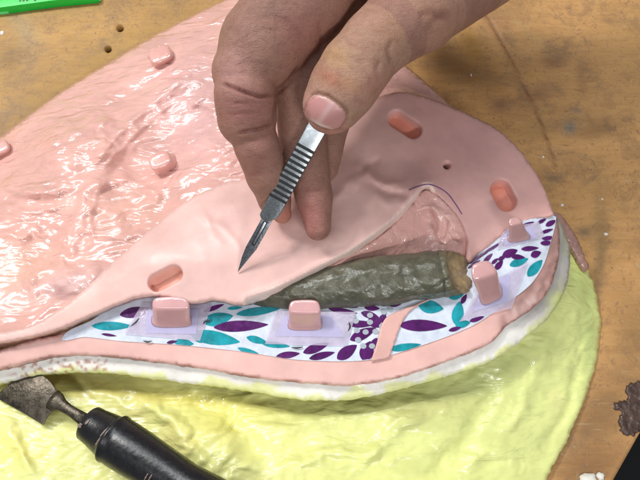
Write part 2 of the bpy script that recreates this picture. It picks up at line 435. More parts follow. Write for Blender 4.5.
# ================================================================== YELLOW JACKET
yz = tps([(-40, 390, 2.1), (60, 385, 1.9), (150, 392, 1.9), (250, 402, 1.8), (350, 405, 1.7), (450, 385, 1.7), (520, 345, 1.9), (560, 300, 2.1), (565, 240, 1.9),
          (30, 410, 2.7), (-20, 440, 3.0), (60, 450, 2.9), (120, 470, 2.5), (160, 425, 2.2), (215, 430, 2.9), (250, 465, 3.0), (330, 440, 2.4), (300, 490, 2.8),
          (420, 425, 2.2), (380, 480, 2.3), (480, 440, 1.7), (490, 395, 1.6), (540, 380, 1.3), (590, 330, .65), (592, 270, .8), (580, 400, .55), (550, 450, .7), (535, 500, .6), (450, 500, 1.5),
          (-40, 530, 2.6), (200, 540, 2.6), (400, 540, 1.8)], .0)
def ridge(u, v, L):
    s = 0*u; p = np.c_[u+7*fbm(u*.035, v*.035, 3), v+7*fbm(u*.035+9, v*.035, 3)]
    for line, w, a in L:
        w = w*1.25
        d, t = segdist(p, line); s = s+a*np.exp(-(d/w)**2)*np.clip(np.sin(np.pi*np.clip(t, .03, .97))*1.6, 0, 1)
    return s
YR = [([(300, 400), (370, 405), (450, 400)], 5, .12), ([(250, 440), (330, 415), (420, 420)], 8, .22), ([(360, 470), (390, 430), (430, 410)], 6, .2),
      ([(430, 480), (470, 430), (500, 380)], 7, -.22), ([(170, 395), (230, 420), (270, 470)], 10, -.35), ([(150, 400), (190, 440), (215, 480)], 5, .2),
      ([(130, 392), (170, 420), (200, 470)], 6, .22), ([(500, 440), (530, 390), (550, 330)], 7, .2), ([(0, 420), (20, 450), (30, 480)], 5, .2), ([(280, 470), (340, 450), (400, 455)], 5, .2),
      ([(540, 460), (570, 400), (585, 340)], 5, -.14), ([(460, 470), (490, 450), (520, 455)], 5, .18), ([(70, 380), (120, 400), (150, 420)], 5, .12)]
def ydisp(u, v, W, d):
    x, y = W[:, 0], W[:, 1]
    wx = x+.8*fbm(x*.35+5, y*.35, 3); wy = y+.8*fbm(x*.35, y*.35+9, 3)
    a = math.radians(38); p = wx*math.cos(a)+wy*math.sin(a); q = -wx*math.sin(a)+wy*math.cos(a)
    am = .35+.9*sm(fbm(x*.12+3, y*.12, 2), -.3, .5)
    s = .24*ridged(p*.22, q*.55, 3)*am+.12*ridged(p*.6+4, q*1.2, 2)*am+.03*fbm(x*1.4, y*1.4, 2)+.035*ridged(p*1.1, q*3.2, 2)*am
    return (s-.08)*sm(d, 0, 14)+1.3*ridge(u, v, YR)
def ycol(u, v, W, d):
    c = lerp(np.tile(srgb(246, 241, 156), (len(u), 1)), np.tile(srgb(230, 235, 152), (len(u), 1)), sm(u+.3*(480-v), 120, 480))
    c = blobs(c, u, v, [(60, 388, 90, 9, 5, srgb(226, 216, 122), .5), (180, 398, 90, 8, -5, srgb(205, 190, 60), .6), (130, 420, 70, 26, -20, srgb(236, 224, 142), .5), (330, 405, 90, 10, 0, srgb(212, 210, 130), .5),  # thin olive strips below the flange: overhang shade put into the colour
                        (20, 450, 50, 20, 0, srgb(240, 228, 130), .6), (480, 385, 90, 22, 25, srgb(198, 204, 132), .7), (420, 410, 50, 14, 10, srgb(206, 200, 134), .5), (220, 420, 40, 20, 0, srgb(232, 222, 110), .5),
                        (578, 255, 14, 40, 12, srgb(216, 228, 136), .9), (400, 480, 120, 30, 0, srgb(232, 234, 142), .6), (590, 330, 10, 60, 0, srgb(208, 222, 140), .6)])
    return np.clip(c*(1+.10*fbm(W[:, 0]*.5, W[:, 1]*.5, 3))[:, None], .02, .85)
jacket = empty('mould_jacket', P(300, 420, 0), 'pale yellow resin mould jacket with wavy brushed surface resting on the bench', 'mould')
Y_OUT = [(-60, 340), (60, 320), (300, 330), (430, 300), (520, 240), (556, 218), (571, 232), (583, 255), (594, 285), (600, 312), (599, 345), (592, 378), (579, 412), (567, 440), (551, 470), (535, 510), (520, 545), (250, 560), (-60, 560)]
sheet('jacket_body', Y_OUT, yz, M['yellow'], jacket, spacing=2.5, skirt_z=0.0, er=.22, disp=ydisp, col=ycol, jag=2.0)

# white flange of the jacket, standing proud under the pink band
FB = [(-60, 394), (0, 383), (40, 374), (100, 372), (150, 378), (205, 385), (250, 391), (300, 399), (350, 399), (400, 389), (450, 375), (490, 361), (520, 341), (545, 321), (562, 297), (570, 268), (568, 240), (557, 218)]
PB = [(-60, 378), (0, 369), (50, 357), (90, 355), (140, 360), (200, 368), (250, 377), (300, 382), (350, 385), (400, 377), (450, 360), (492, 342), (506, 326), (528, 312), (547, 293), (556, 270), (560, 245), (556, 216)]
FE = [(-60, 360), (0, 355), (45, 344), (75, 336), (120, 341), (180, 345), (245, 352), (300, 360), (368, 360), (420, 346), (470, 327), (500, 308), (530, 285), (543, 266), (550, 245), (556, 217)]
TOPL = [(548, 214), (528, 221), (508, 226), (487, 243), (466, 258), (440, 272), (300, 272), (150, 290), (90, 322), (60, 334), (30, 341), (0, 350), (-60, 362)]
fz = tps([(-60, 330, 4.2), (0, 351, 4.25), (200, 300, 4.3), (400, 270, 4.3), (FB[0][0], FB[0][1], 3.3)]+[(a, b, 3.45) for a, b in FB[1:-2]]+[(a, b, 3.85) for a, b in PB[:-1]]+[(520, 230, 4.6), (560, 222, 3.9), (568, 240, 3.4)], .002)
def fcol(u, v, W, d):
    C = np.tile(srgb(248, 244, 236), (len(u), 1))
    dF, _ = segdist(np.c_[u, v], FB)
    n = fbm(W[:, 0]*.8, W[:, 1]*.8, 4)
    C = lerp(C, np.tile(srgb(236, 238, 150), (len(u), 1)), sm(-dF+12*n, -6, -1)*.8)
    C = blobs(C, u, v, [(38, 360, 10, 5, 0, srgb(170, 100, 80), .0), (450, 350, 30, 6, 22, srgb(240, 242, 190), .6)])
    # flecks of brown-pink scraped silicone at the left
    w = sm(fbm(u*.16, v*.22, 3)*1.0, .08, .3)*sm(-np.abs(u-62), -62, -35)*sm(v, 350, 358)
    C = lerp(C, np.tile(srgb(176, 112, 92), (len(u), 1)), w*.8)
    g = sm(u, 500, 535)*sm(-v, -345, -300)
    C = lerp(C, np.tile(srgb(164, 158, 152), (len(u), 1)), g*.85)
    g = sm(u, 540, 560)*sm(v, 285, 300)
    C = lerp(C, np.tile(srgb(206, 216, 120), (len(u), 1)), g*.7)
    return C
sheet('flange', FB+TOPL, fz, M['flange'], jacket, spacing=2.6, thick=.6, er=.05, col=fcol, jag=1.3,
      disp=lambda u, v, W, d: .05*fbm(W[:, 0]*.8, W[:, 1]*.8, 4))

# ================================================================== LOWER PINK SILICONE (band under the printed sheet)
lower = empty('lower_silicone_layer', P(300, 350, 3.6), 'thick pale pink rubber layer whose cut edge shows as a band below the printed sheet', 'rubber layer')
bz = tps([(a, b, 4.5) for a, b in FE[:-1]]+[(a, b, 4.2) for a, b in PB[:-1]]+[(470, 225, 4.55), (430, 262, 4.55), (300, 268, 4.55), (150, 272, 4.55), (60, 300, 4.55), (-60, 320, 4.55)]+[(520, 228, 5.0), (552, 225, 4.6), (556, 250, 4.2)], .002)
def bcol(u, v, W, d):
    C = np.tile(srgb(236, 188, 178), (len(u), 1))
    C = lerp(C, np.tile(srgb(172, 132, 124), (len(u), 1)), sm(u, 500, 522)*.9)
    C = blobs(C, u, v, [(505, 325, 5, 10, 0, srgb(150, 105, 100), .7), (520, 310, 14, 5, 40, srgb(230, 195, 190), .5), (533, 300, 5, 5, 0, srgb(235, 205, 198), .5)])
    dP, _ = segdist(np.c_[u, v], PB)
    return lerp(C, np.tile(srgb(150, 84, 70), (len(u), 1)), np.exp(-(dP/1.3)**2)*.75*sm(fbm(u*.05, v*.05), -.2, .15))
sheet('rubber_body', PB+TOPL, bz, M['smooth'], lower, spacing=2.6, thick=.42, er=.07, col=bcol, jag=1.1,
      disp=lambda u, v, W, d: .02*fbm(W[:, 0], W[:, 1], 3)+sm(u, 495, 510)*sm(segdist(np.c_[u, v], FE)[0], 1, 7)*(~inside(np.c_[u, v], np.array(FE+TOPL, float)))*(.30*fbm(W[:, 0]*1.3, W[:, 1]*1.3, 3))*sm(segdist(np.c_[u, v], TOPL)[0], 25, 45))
# pink drip at the outer right rim of the mould
drip_z = tps([(556, 214, 3.4), (566, 228, 2.7), (575, 240, 2.3), (585, 258, 1.8), (588, 270, 1.4), (570, 236, 2.5), (580, 262, 1.9)], .01)
sheet('overflow_lip', [(553, 213), (561, 215), (571, 228), (579, 242), (585, 257), (589, 268), (585, 272), (579, 262), (572, 249), (564, 236), (556, 222)], drip_z, M['torn'], lower, spacing=2,
      thick=.5, er=.15, col=lambda u, v, W, d: np.tile(srgb(172, 132, 122), (len(u), 1)), jag=1.8, disp=lambda u, v, W, d: .06*fbm(W[:, 0]*2, W[:, 1]*2, 3))

# ================================================================== PRINTED SHEET with petals
pz0 = bz
def pz(u, v): return bz(u, v)+.045
film_out = [(62, 338), (85, 337)]+FE[4:]+[(549, 215), (535, 218), (512, 223), (489, 241), (468, 257), (442, 270), (300, 275), (150, 284), (92, 320)]
FO = spline(film_out, True, 3)
def film_mesh():
    V, F, fm = [], [], []
    sp = 3.5
    u0, v0 = FO.min(0); u1, v1 = FO.max(0)
    G = np.stack(np.meshgrid(np.arange(u0, u1, sp), np.arange(v0, v1, sp)), -1).reshape(-1, 2)
    G = G[inside(G, FO)]; d, _ = segdist(G, FO, True); G = G[d > 1.8]
    pts = np.vstack([FO, G])
    A, _, T, _, _, _ = delaunay_2d_cdt([Vector(map(float, p)) for p in pts], [], [list(range(len(FO)))], 1, 1e-4, False)
    A = np.array([[a.x, a.y] for a in A]); T = np.array([list(t) for t in T]); T = T[inside(A[T].mean(1), FO)]; W = P(A[:, 0], A[:, 1], pz(A[:, 0], A[:, 1])+.03*np.sin(A[:, 0]*.09)*0)
    V.append(W); F += [list(t) for t in T]; fm += [0]*len(T); base = len(W)
    teal, pur, gd, ink = 1, 2, 3, 4
    pet = [(112,326,37,7.5,0,teal),(136,312,30,9,10,pur),(109,335,14,2.4,-8,pur),(163,343,14,8,15,teal),(184,343,18,7,-5,teal),(203,337,16,9,20,teal),(172,342,10,3,10,pur),
     (214,308,20,4,20,pur),(218,319,28,11,12,teal),(235,308,14,3,5,teal),(259,311,42,7,8,teal),(241,326,50,9.5,3,pur),(215,338,46,12,-9,teal),
     (257,340,20,6,-15,teal),(276,345,26,5,-6,teal),(250,352,24,4.5,-18,teal),(288,355,22,6,8,pur),(316,348,25,7.5,20,pur),(322,355.5,24,6,14,pur),(347,352,22,10,35,pur),(367,351,19,12,70,pur),
     (331,304,16,4,-18,pur),(343,311,27,4.5,-9,pur),(350,306,15,3.6,-10,pur),(372,308,14,5,-5,pur),(370,315,17,6,-15,pur),(387,304,14,3.6,8,pur),(361,324,26,6,0,pur),(375,322,14,10,-40,pur),(363,334,26,9,25,pur),(383,318,9,6,60,pur),
     (375,343,10,7,70,pur),(396,305,10,3,10,pur),(362,301,12,3,-8,pur),
     (431,307,23,11,-8,teal),(423,325.5,44,10,-1,pur),(405,347,30,6,9,teal),(456,295,15,8,10,teal),(458,313,22,10,80,teal),(463,324,14,6,15,teal),(477,319,14,4,18,pur),(494,314,12,4,20,teal),(464,299,10,4,60,pur),(455,329,12,3.6,15,pur),
     (535,268,20,8,48,teal),(519,262,18,6.5,20,teal),(510,253,15,7,22,pur),(530,248.5,16,4.2,4,pur),(536,254,10,6,20,pur),(518,257,13,4.5,-5,pur),(499,265,11,5,50,pur),(495,261,8,3,40,pur),
     (480,256,24,2.6,36,pur),(486,252,22,2.4,36,pur),(488,258,12,3.6,45,pur),(474,264,14,2.6,34,pur),(494,247,16,2.4,34,pur),(549,238,13,3.6,6,pur),(547,243,12,4.2,2,pur),(551,223,11,4.4,28,pur),(542,221,9,3,28,pur),(547,231,12,3,18,pur),(528,224,12,2.8,20,pur),
     (490,270,9,3.5,55,pur),(507,243,9,3,25,pur),(502,258,8,3.5,30,pur)]
    zoff = .012
    for (cu, cv, L, w, ang, m) in pet:
        n = 22; a = math.radians(ang); ring = []; L *= 1.10; w *= 1.16
        for k in range(n):
            t = 2*math.pi*k/n; x = L/2*math.cos(t); y = w/2*math.sin(t)*(abs(math.sin(t))**.55)*(1-.25*math.cos(t))
            ring.append((cu+x*math.cos(a)+y*math.sin(a), cv-x*math.sin(a)+y*math.cos(a)))
        ring = np.array(ring)
        if not inside(ring, FO).all():
            cc = ring.mean(0)
            for it in range(12):
                bad = ~inside(ring, FO); 
                if not bad.any(): break
                ring[bad] = ring[bad]*.88+np.array([cu, cv])*.12
            if (~inside(ring, FO)).any(): continue
        zoff += .0004
        # concentric rings so the print follows the sheet
        rs = [ring, cc0(ring, .6), cc0(ring, .25)]
        for r in rs: V.append(P(r[:, 0], r[:, 1], pz(r[:, 0], r[:, 1])+zoff))
        for q in range(2):
            for k in range(n):
                a_ = base+q*n+k; b_ = base+q*n+(k+1) % n; F.append([a_, b_, b_+n, a_+n]); fm.append(m)
        F.append([base+2*n+k for k in range(n)]); fm.append(m); base += 3*n
    for (cu, cv) in [(355.8,321),(370,315.2),(370,322.2),(375.5,331.4),(365.6,332),(357,330.5),(358,339.7),(363.4,346.2),(372,346),(347.5,333.5),(384,312),(390,309),(382,326),(353,316),(378,304)]:
        n = 14; zoff += .0004
        r = np.array([(cu+3.1*math.cos(2*math.pi*k/n), cv+2.7*math.sin(2*math.pi*k/n)) for k in range(n)])
        V.append(P(r[:, 0], r[:, 1], pz(r[:, 0], r[:, 1])+zoff+.01)); F.append([base+k for k in range(n)]); fm.append(gd); base += n
    for line in ([(131,326),(136,322),(139,318)],[(143,341),(148,342),(152,341)],[(203,324),(206,321),(209,321),(212,318)],[(349,322),(350,327),(348,331)],[(291,347.5),(297,348),(303,347)],[(390,306),(394,304),(399,303)]):
        s = spline(line, False, 1.0); nn = np.gradient(s, axis=0); nn = np.c_[nn[:, 1], -nn[:, 0]]/np.hypot(*nn.T)[:, None]
        wd = .75*np.sin(np.linspace(.3, 2.8, len(s)))[:, None]
        L_, R_ = s+nn*wd, s-nn*wd; A = np.vstack([L_, R_]); V.append(P(A[:, 0], A[:, 1], pz(A[:, 0], A[:, 1])+zoff+.05)); k = len(s)
        for i in range(k-1): F.append([base+i, base+i+1, base+k+i+1, base+k+i]); fm.append(ink)
        base += 2*k
    return np.vstack(V), F, fm
def cc0(r, s): c = r.mean(0); return c+(r-c)*s
V_, F_, fm_ = film_mesh()
film = link('printed_sheet', V_, F_, None, None, None, True, [M['paper'], M['teal'], M['purple'], M['greydot'], M['ink']], fm_); fix_normals(film)
me = film.data
for p in me.polygons:
    if p.normal.z < 0: p.flip()
tag(film, 'glossy white sheet printed with teal and purple petals, lying along the mould seam', 'printed sheet')

# pink strip laid over the printed sheet
sl_ = spline([(371, 361), (377, 342), (382, 324), (388, 316), (405, 308.5), (429, 298.5)], False, 2)
sr_ = spline([(430, 300), (418, 305.5), (408, 313), (401, 325), (395, 341), (389.5, 357)], False, 2)
sb_ = np.array([(386, 358.2), (382, 359), (378, 359.7), (374, 360.4)])
strip_out = np.vstack([sl_, sr_, sb_])
st = sheet('rubber_strip', strip_out, lambda u, v: pz(u, v)+.10, M['smooth'], None, splined=False, spacing=2.0, thick=.08, er=.0, col=lambda u, v, W, d: np.tile(srgb(226, 176, 166), (len(u), 1)))
tag(st, 'narrow pink rubber strip crossing the printed sheet between two keys', 'rubber strip')

# ================================================================== KEYS (tapered locators on tape)
def key(base_q, top_q, dz, tape_q, tape2_q, label, colr):
    bq = np.array(base_q, float); c = bq.mean(0); zb = float(pz(c[0], c[1]))+.07
    root = empty('registration_key', P(c[0], c[1], zb-.05), label, 'mould key', 'pink keys stuck along the printed sheet')
    def ringof(q, z, infl=1.0, npt=40):
        q = np.array(q, float); cc = q.mean(0); pts = spline(q, True, 1e9)
        # rounded quadrilateral: superellipse-like blend
        out = []
        m = npt//4
        for i in range(4):
            p0 = (q[i-1]+q[i])/2; p1 = q[i]; p2 = (q[i]+q[(i+1) % 4])/2
            for k in range(m):
                t = k/m; w = 1.9; b0, b1, b2 = (1-t)**2, 2*t*(1-t)*w, t*t
                out.append((b0*p0+b1*p1+b2*p2)/(b0+b1+b2))
        out = np.array(out); out = cc+(out-cc)*infl
        return P(out[:, 0], out[:, 1], z)
    def mixq(t): return np.array(base_q, float)*(1-t)+np.array(top_q, float)*t
    rings = [ringof(mixq(0), zb, 1.10), ringof(mixq(0.02), zb+dz*.04, 1.03), ringof(mixq(.12), zb+dz*.12)]
    rings += [ringof(mixq(t), zb+dz*t, 1.0) for t in (.3, .5, .7)]
    rings += [ringof(mixq(.82), zb+dz*.82, 1.0), ringof(mixq(.90), zb+dz*.91, .985), ringof(mixq(.96), zb+dz*.97, .94), ringof(mixq(.99), zb+dz*1.0, .86), ringof(mixq(1.0), zb+dz*1.015, .72), ringof(mixq(1.0), zb+dz*1.02, .45), ringof(mixq(1.0), zb+dz*1.02, .15)]
    n = 40
    o = loft('block', rings, M['key'], root, cols=np.tile(colr, (n*len(rings), 1)))
    for nm, q, m, off in (('tape_patch', tape_q, M['tape'], .036), ('tape_base', tape2_q, M['tape2'], .048)):
        q = [np.array(a, float) for a in q]; n2 = 8; V = []; F = []
        for i in range(n2+1):
            for j in range(n2+1):
                s, t = i/n2, j/n2; p = (q[0]*(1-s)+q[1]*s)*(1-t)+(q[3]*(1-s)+q[2]*s)*t; V.append(p)
        V = np.array(V); W = P(V[:, 0], V[:, 1], pz(V[:, 0], V[:, 1])+off+.03)
        for i in range(n2):
            for j in range(n2): a = i*(n2+1)+j; F.append([a, a+1, a+n2+2, a+n2+1])
        link(nm, W, F, m, root)
kc = srgb(222, 172, 172)
key([(153, 313), (190, 312), (191, 327), (153, 327)], [(152, 296), (188, 295.5), (191, 309), (152, 309)], 1.15,
    [(143, 302), (212, 304), (200, 341), (124, 334)], [(147, 310), (199, 309), (196, 334), (146, 333)], 'pink rounded key beside the scalpel tip end of the seam, leftmost of the keys', kc)
key([(291, 315), (320, 314), (322, 330), (288, 330)], [(289, 299), (319, 298.5), (322, 313), (288, 313)], 1.1,
    [(276, 311), (356, 312), (347, 346), (265, 344)], [(284, 316), (330, 315), (345, 337), (276, 336)], 'pink key with bright top between the purple petals, in the middle of the printed sheet', kc)
key([(478, 286), (499, 280), (503, 297), (482, 306)], [(470, 263), (489, 258), (500, 273), (471, 281)], 1.7,
    [(480, 290), (528, 262), (512, 308), (459, 322)], [(486, 283), (510, 274), (508, 301), (472, 312)], 'tall pink key right beside the brown clay end, largest in front', srgb(214, 166, 164))
key([(508, 233), (526, 230), (531, 239), (509, 243)], [(508, 218), (519, 216), (523, 223), (509, 226)], 1.15,
    [(503, 228), (539, 222), (545, 237), (497, 250)], [(506, 230), (532, 226), (537, 238), (504, 246)], 'small pink key standing near the far corner under the raised rubber sheet', srgb(208, 164, 160))

# ================================================================== CLAY FORM
axis = spline([(246, 301), (264, 297), (300, 292), (350, 284), (400, 279), (440, 274), (456, 272)], False, 3)
rad_px = np.interp(axis[:, 0], [246, 264, 300, 350, 400, 432, 446, 457], [3, 11, 19, 23.5, 25, 23.5, 21.5, 18])
zc = np.interp(axis[:, 0], [225, 300, 400, 457], [4.6, 4.75, 4.9, 5.15])
rings = []; cls = []
nr = 96
ax3 = P(axis[:, 0], axis[:, 1], zc); tg = np.gradient(ax3, axis=0); tg /= np.linalg.norm(tg, axis=1)[:, None]
for i, (c3, t3) in enumerate(zip(ax3, tg)):
    up = np.array([0, 0, 1.0]); s = np.cross(t3, up); s /= np.linalg.norm(s); w = np.cross(s, t3)
    r = rad_px[i]/pxcm(axis[i, 0], axis[i, 1], zc[i]); th = np.linspace(0, 2*np.pi, nr, endpoint=False)
    nz = fbm(np.full(nr, i*.10), np.cos(th)*1.2+5, 3)*.08+perlin(np.full(nr, i*.22), np.cos(th)*3+9)*.05+perlin(np.full(nr, i*.22)+40, np.sin(th)*3)*.05
    rr = r*(1+nz); rr = rr*np.where(i > len(ax3)-3, .96, 1)
    rings.append(c3+np.outer(np.cos(th)*rr, s)+np.outer(np.sin(th)*rr*.95, w))
    cls.append(np.tile(srgb(94, 92, 76), (nr, 1)))
clay = empty('clay_roll', P(360, 285, 4.6), 'dark olive clay roll lying in the gap of the mould below the lifted rubber', 'clay form')
loft('clay_body', rings[:-5], M['clay'], clay, cols=np.vstack(cls[:-5]))
# brown cut end: lumpy cap
cr = []; cc_ = []
c3 = ax3[-1]; t3 = tg[-1]; s = np.cross(t3, [0, 0, 1.0]); s /= np.linalg.norm(s); w = np.cross(s, t3)
r0 = rad_px[-1]/pxcm(457, 272, 5.1)
for k, (off, sc_, tl) in enumerate([(-.95, 1.16, 0), (-.7, 1.25, .05), (-.3, 1.22, .25), (.0, 1.18, .5), (.12, 1.14, .7), (.22, 1.06, .85), (.24, .95, .85), (.23, .8, .85), (.28, .6, .85), (.26, .4, .85), (.25, .15, .85)]):
    th = np.linspace(0, 2*np.pi, nr, endpoint=False); nz = 1+.20*fbm(np.cos(th)*1.5+k*.12, np.sin(th)*1.3+3, 3)
    tt_ = t3*math.cos(tl)+w*math.sin(tl)*(1 if w[2] > 0 else -1); w2 = np.cross(s, tt_)
    ring_ = c3+t3*off+np.outer(np.cos(th)*r0*sc_*nz, s)+np.outer(np.sin(th)*r0*sc_*nz*.95, w2)
    ring_ += tt_*(.22*fbm(ring_[:, 0]*1.4, ring_[:, 1]*1.4+k*.02, 3)[:, None] if k > 4 else 0)
    cr.append(ring_)
    cc_.append(np.tile((srgb(94, 92, 76) if k < 2 else srgb(112, 100, 72) if k < 4 else srgb(158, 136, 100))*(1-.45*np.exp(-((k-5.5)/.8)**2)), (nr, 1)))
loft('cut_end', cr, M['clay'], clay, cols=np.vstack(cc_))['label'] = 'brown cut end of the clay'

# ================================================================== UPPER PINK MOULD
upper = empty('silicone_mould', P(180, 160, 0), 'large glossy pink rubber mould skin with brushed bumpy back and a smooth flap folded over', 'rubber mould')
B_OUT = [(-60, 176), (0, 137), (48, 101), (80, 80), (110, 62), (165, 30), (222, 1), (262, -18), (310, -28), (350, 14), (385, 48), (402, 62), (430, 86), (452, 107), (480, 150), (470, 200), (420, 215), (330, 262), (200, 292), (110, 308), (60, 330), (0, 344), (-60, 352)]
wz = tps([(-60, 176, .9), (0, 137, .8), (80, 80, .8), (165, 30, .8), (222, 1, .8), (300, -25, .7), (400, 62, 1.5), (450, 107, 1.6), (20, 165, 2.4), (100, 105, 2.2), (180, 60, 2.4), (260, 30, 2.4),
          (70, 155, 3.5), (150, 120, 2.7), (230, 90, 3.2), (320, 60, 2.8), (0, 220, 3.6), (60, 215, 3.8), (120, 190, 3.3), (180, 150, 3.1), (200, 180, 4.2), (40, 280, 4.0), (0, 300, 4.3), (-60, 260, 3.8),
          (110, 240, 4.1), (300, 150, 3.8), (380, 110, 3.0), (440, 160, 3.6), (400, 200, 4.2), (300, 250, 4.4), (150, 285, 4.5), (0, 340, 4.7), (80, 310, 4.7), (-60, 350, 4.7)])
WR = [([(98, 165), (113, 145), (138, 118), (168, 92), (190, 78)], 7, .12), ([(40, 160), (60, 130), (95, 122), (115, 130)], 7, .35),
      ([(75, 158), (80, 145), (95, 138)], 4, .18), ([(95, 165), (100, 185), (85, 215), (70, 240), (62, 262), (80, 285)], 6, .22), ([(85, 190), (110, 180), (140, 185), (165, 200)], 3.5, .22),
      ([(0, 185), (30, 195), (60, 190), (85, 178)], 4.5, .28), ([(0, 212), (40, 214), (70, 205)], 3, .18), ([(60, 270), (85, 276), (110, 262)], 5, .22), ([(20, 290), (50, 272), (75, 285)], 7, .25), ([(120, 240), (150, 232), (170, 215)], 3, .12),
      ([(150, 95), (190, 70), (225, 52)], 3.5, .16), ([(100, 105), (150, 85), (200, 62)], 3.5, -.12), ([(170, 120), (200, 100), (222, 112)], 6, .22), ([(180, 150), (205, 140), (228, 150)], 5, .2),
      ([(190, 60), (215, 40), (245, 20)], 5, .16), ([(20, 130), (70, 105), (130, 80)], 4, .12), ([(0, 240), (30, 232), (55, 236)], 3, .16), ([(105, 215), (130, 212), (160, 222)], 2.6, .14), ([(200, 30), (225, 18), (250, 4)], 4, .16), ([(175, 185), (200, 165), (222, 158)], 4, .16)]
def wdisp(u, v, W, d):
    x, y = W[:, 0], W[:, 1]
    wx = x+1.0*fbm(x*.3, y*.3, 3); wy = y+1.0*fbm(x*.3+8, y*.3+2, 3)
    a = math.radians(34); p = wx*math.cos(a)+wy*math.sin(a); q = -wx*math.sin(a)+wy*math.cos(a)
    am = .35+.75*sm(fbm(x*.16+1, y*.16+7, 2), -.35, .45)
    s = .22*ridged(p*.2, q*.5, 2)*am+.13*ridged(p*.5+2, q*1.0, 2)*am+.07*ridged(wx*1.0, wy*1.4, 1)*am+.03*fbm(x*1.8, y*1.8, 1)
    LN = [([(93, 168), (105, 150), (125, 126), (150, 104), (178, 84), (200, 70)], 2.6, .13), ([(100, 172), (118, 152), (150, 120), (175, 100)], 2.2, .08), ([(86, 182), (82, 205), (66, 232), (60, 255), (68, 275)], 3.0, .14),
          ([(110, 178), (96, 196), (90, 222), (96, 250)], 2.4, .09), ([(112, 182), (130, 180), (150, 188), (165, 198)], 2.0, .09), ([(0, 205), (30, 213), (56, 208)], 2.4, .10), ([(0, 232), (20, 238), (46, 232)], 2.2, .08),
          ([(98, 128), (106, 136), (102, 150), (90, 160)], 3, .12), ([(38, 142), (52, 132), (70, 128)], 3, .10), ([(150, 88), (185, 66), (215, 50)], 2.2, .08), ([(120, 95), (150, 80), (180, 62)], 2.0, -.05), ([(60, 130), (95, 108), (130, 88)], 2.2, .06),
          ([(20, 300), (45, 288), (60, 296), (80, 288)], 2.6, .12), ([(62, 270), (72, 284), (90, 284)], 2.4, .11), ([(190, 168), (206, 150), (222, 146)], 2.6, .10), ([(186, 110), (205, 96), (214, 92)], 3.0, .12), ([(120, 240), (145, 226), (160, 222)], 2.2, .07)]
    ln = 0*u; pp = np.c_[u+1.5*fbm(u*.1, v*.1, 2), v+1.5*fbm(u*.1+9, v*.1, 2)]
    for L_, w_, a_ in LN:
        q_, t_ = segdist(pp, L_); ln = ln+a_*np.exp(-(q_/w_)**2)*np.clip(np.sin(np.pi*np.clip(t_, .02, .98))*2, 0, 1)
    s = s+ln*.95
    return (s-.1)*sm(d, 0, 10)+ridge(u, v, WR)*np.clip(.85+.9*fbm(x*.8, y*.8, 2), .2, 1.4)+.9*ridge(u, v, [([(62, 262), (72, 235), (86, 205), (98, 172), (115, 142), (140, 115), (170, 90), (205, 72)], 9, .26), ([(40, 175), (62, 150), (92, 142), (112, 150)], 14, .5), ([(0, 182), (40, 190), (80, 180)], 8, .3), ([(20, 292), (50, 276), (85, 288), (110, 270)], 9, .3), ([(120, 232), (150, 214), (180, 190)], 12, -.25), ([(130, 190), (170, 130), (215, 100)], 14, -.25), ([(20, 250), (50, 245), (60, 225)], 14, -.3)])
def pinkc(u, v, W, d):
    C = np.tile(srgb(232, 180, 168), (len(u), 1))
    C = blobs(C, u, v, [(20, 270, 50, 30, 0, srgb(244, 188, 166), .8), (70, 285, 45, 14, 10, srgb(222, 190, 188), .7), (200, 110, 50, 60, 0, srgb(226, 184, 182), .6), (60, 292, 9, 5, 0, srgb(176, 130, 128), .7), (130, 210, 50, 22, 0, srgb(236, 186, 168), .6)])
    return np.clip(C*(1+.08*fbm(W[:, 0]*.4, W[:, 1]*.4, 3))[:, None], .02, .85)
sheet('brushed_body', B_OUT, wz, M['brushed'], upper, spacing=2.1, skirt_z=0.05, er=.35, disp=wdisp, col=pinkc, jag=.9)
def bump_part(cu, cv, tu, tv, r, h, ang):
    z0 = float(wz(cu, cv))-.35; h += .25; rings = []; n = 36
    for t, k in ((0, 1.22), (.12, 1.08), (.35, 1.0), (.65, .97), (.85, .95), (.96, .90), (1, .80), (1.01, .5), (1.01, .1)):
        c0 = np.array([cu, cv])*(1-t)+np.array([tu, tv])*t
        q = []
        for i in range(n):
            a = 2*math.pi*i/n; x = r*1.15*k*np.sign(math.cos(a))*abs(math.cos(a))**.6; y = r*.8*k*np.sign(math.sin(a))*abs(math.sin(a))**.6
            aa = math.radians(ang); q.append((c0[0]+x*math.cos(aa)+y*math.sin(aa), c0[1]-x*math.sin(aa)+y*math.cos(aa)))
        q = np.array(q); rings.append(P(q[:, 0], q[:, 1], z0+h*t))
    loft('locator_bump', rings, M['key'], upper, cols=np.tile(srgb(230, 176, 166), (n*len(rings), 1)))
bump_part(163, 60, 160, 54, 10.5, .9, 22); bump_part(167, 166, 159, 160, 10.5, .9, 22); bump_part(2, 152, -1, 147, 9, .8, 22)

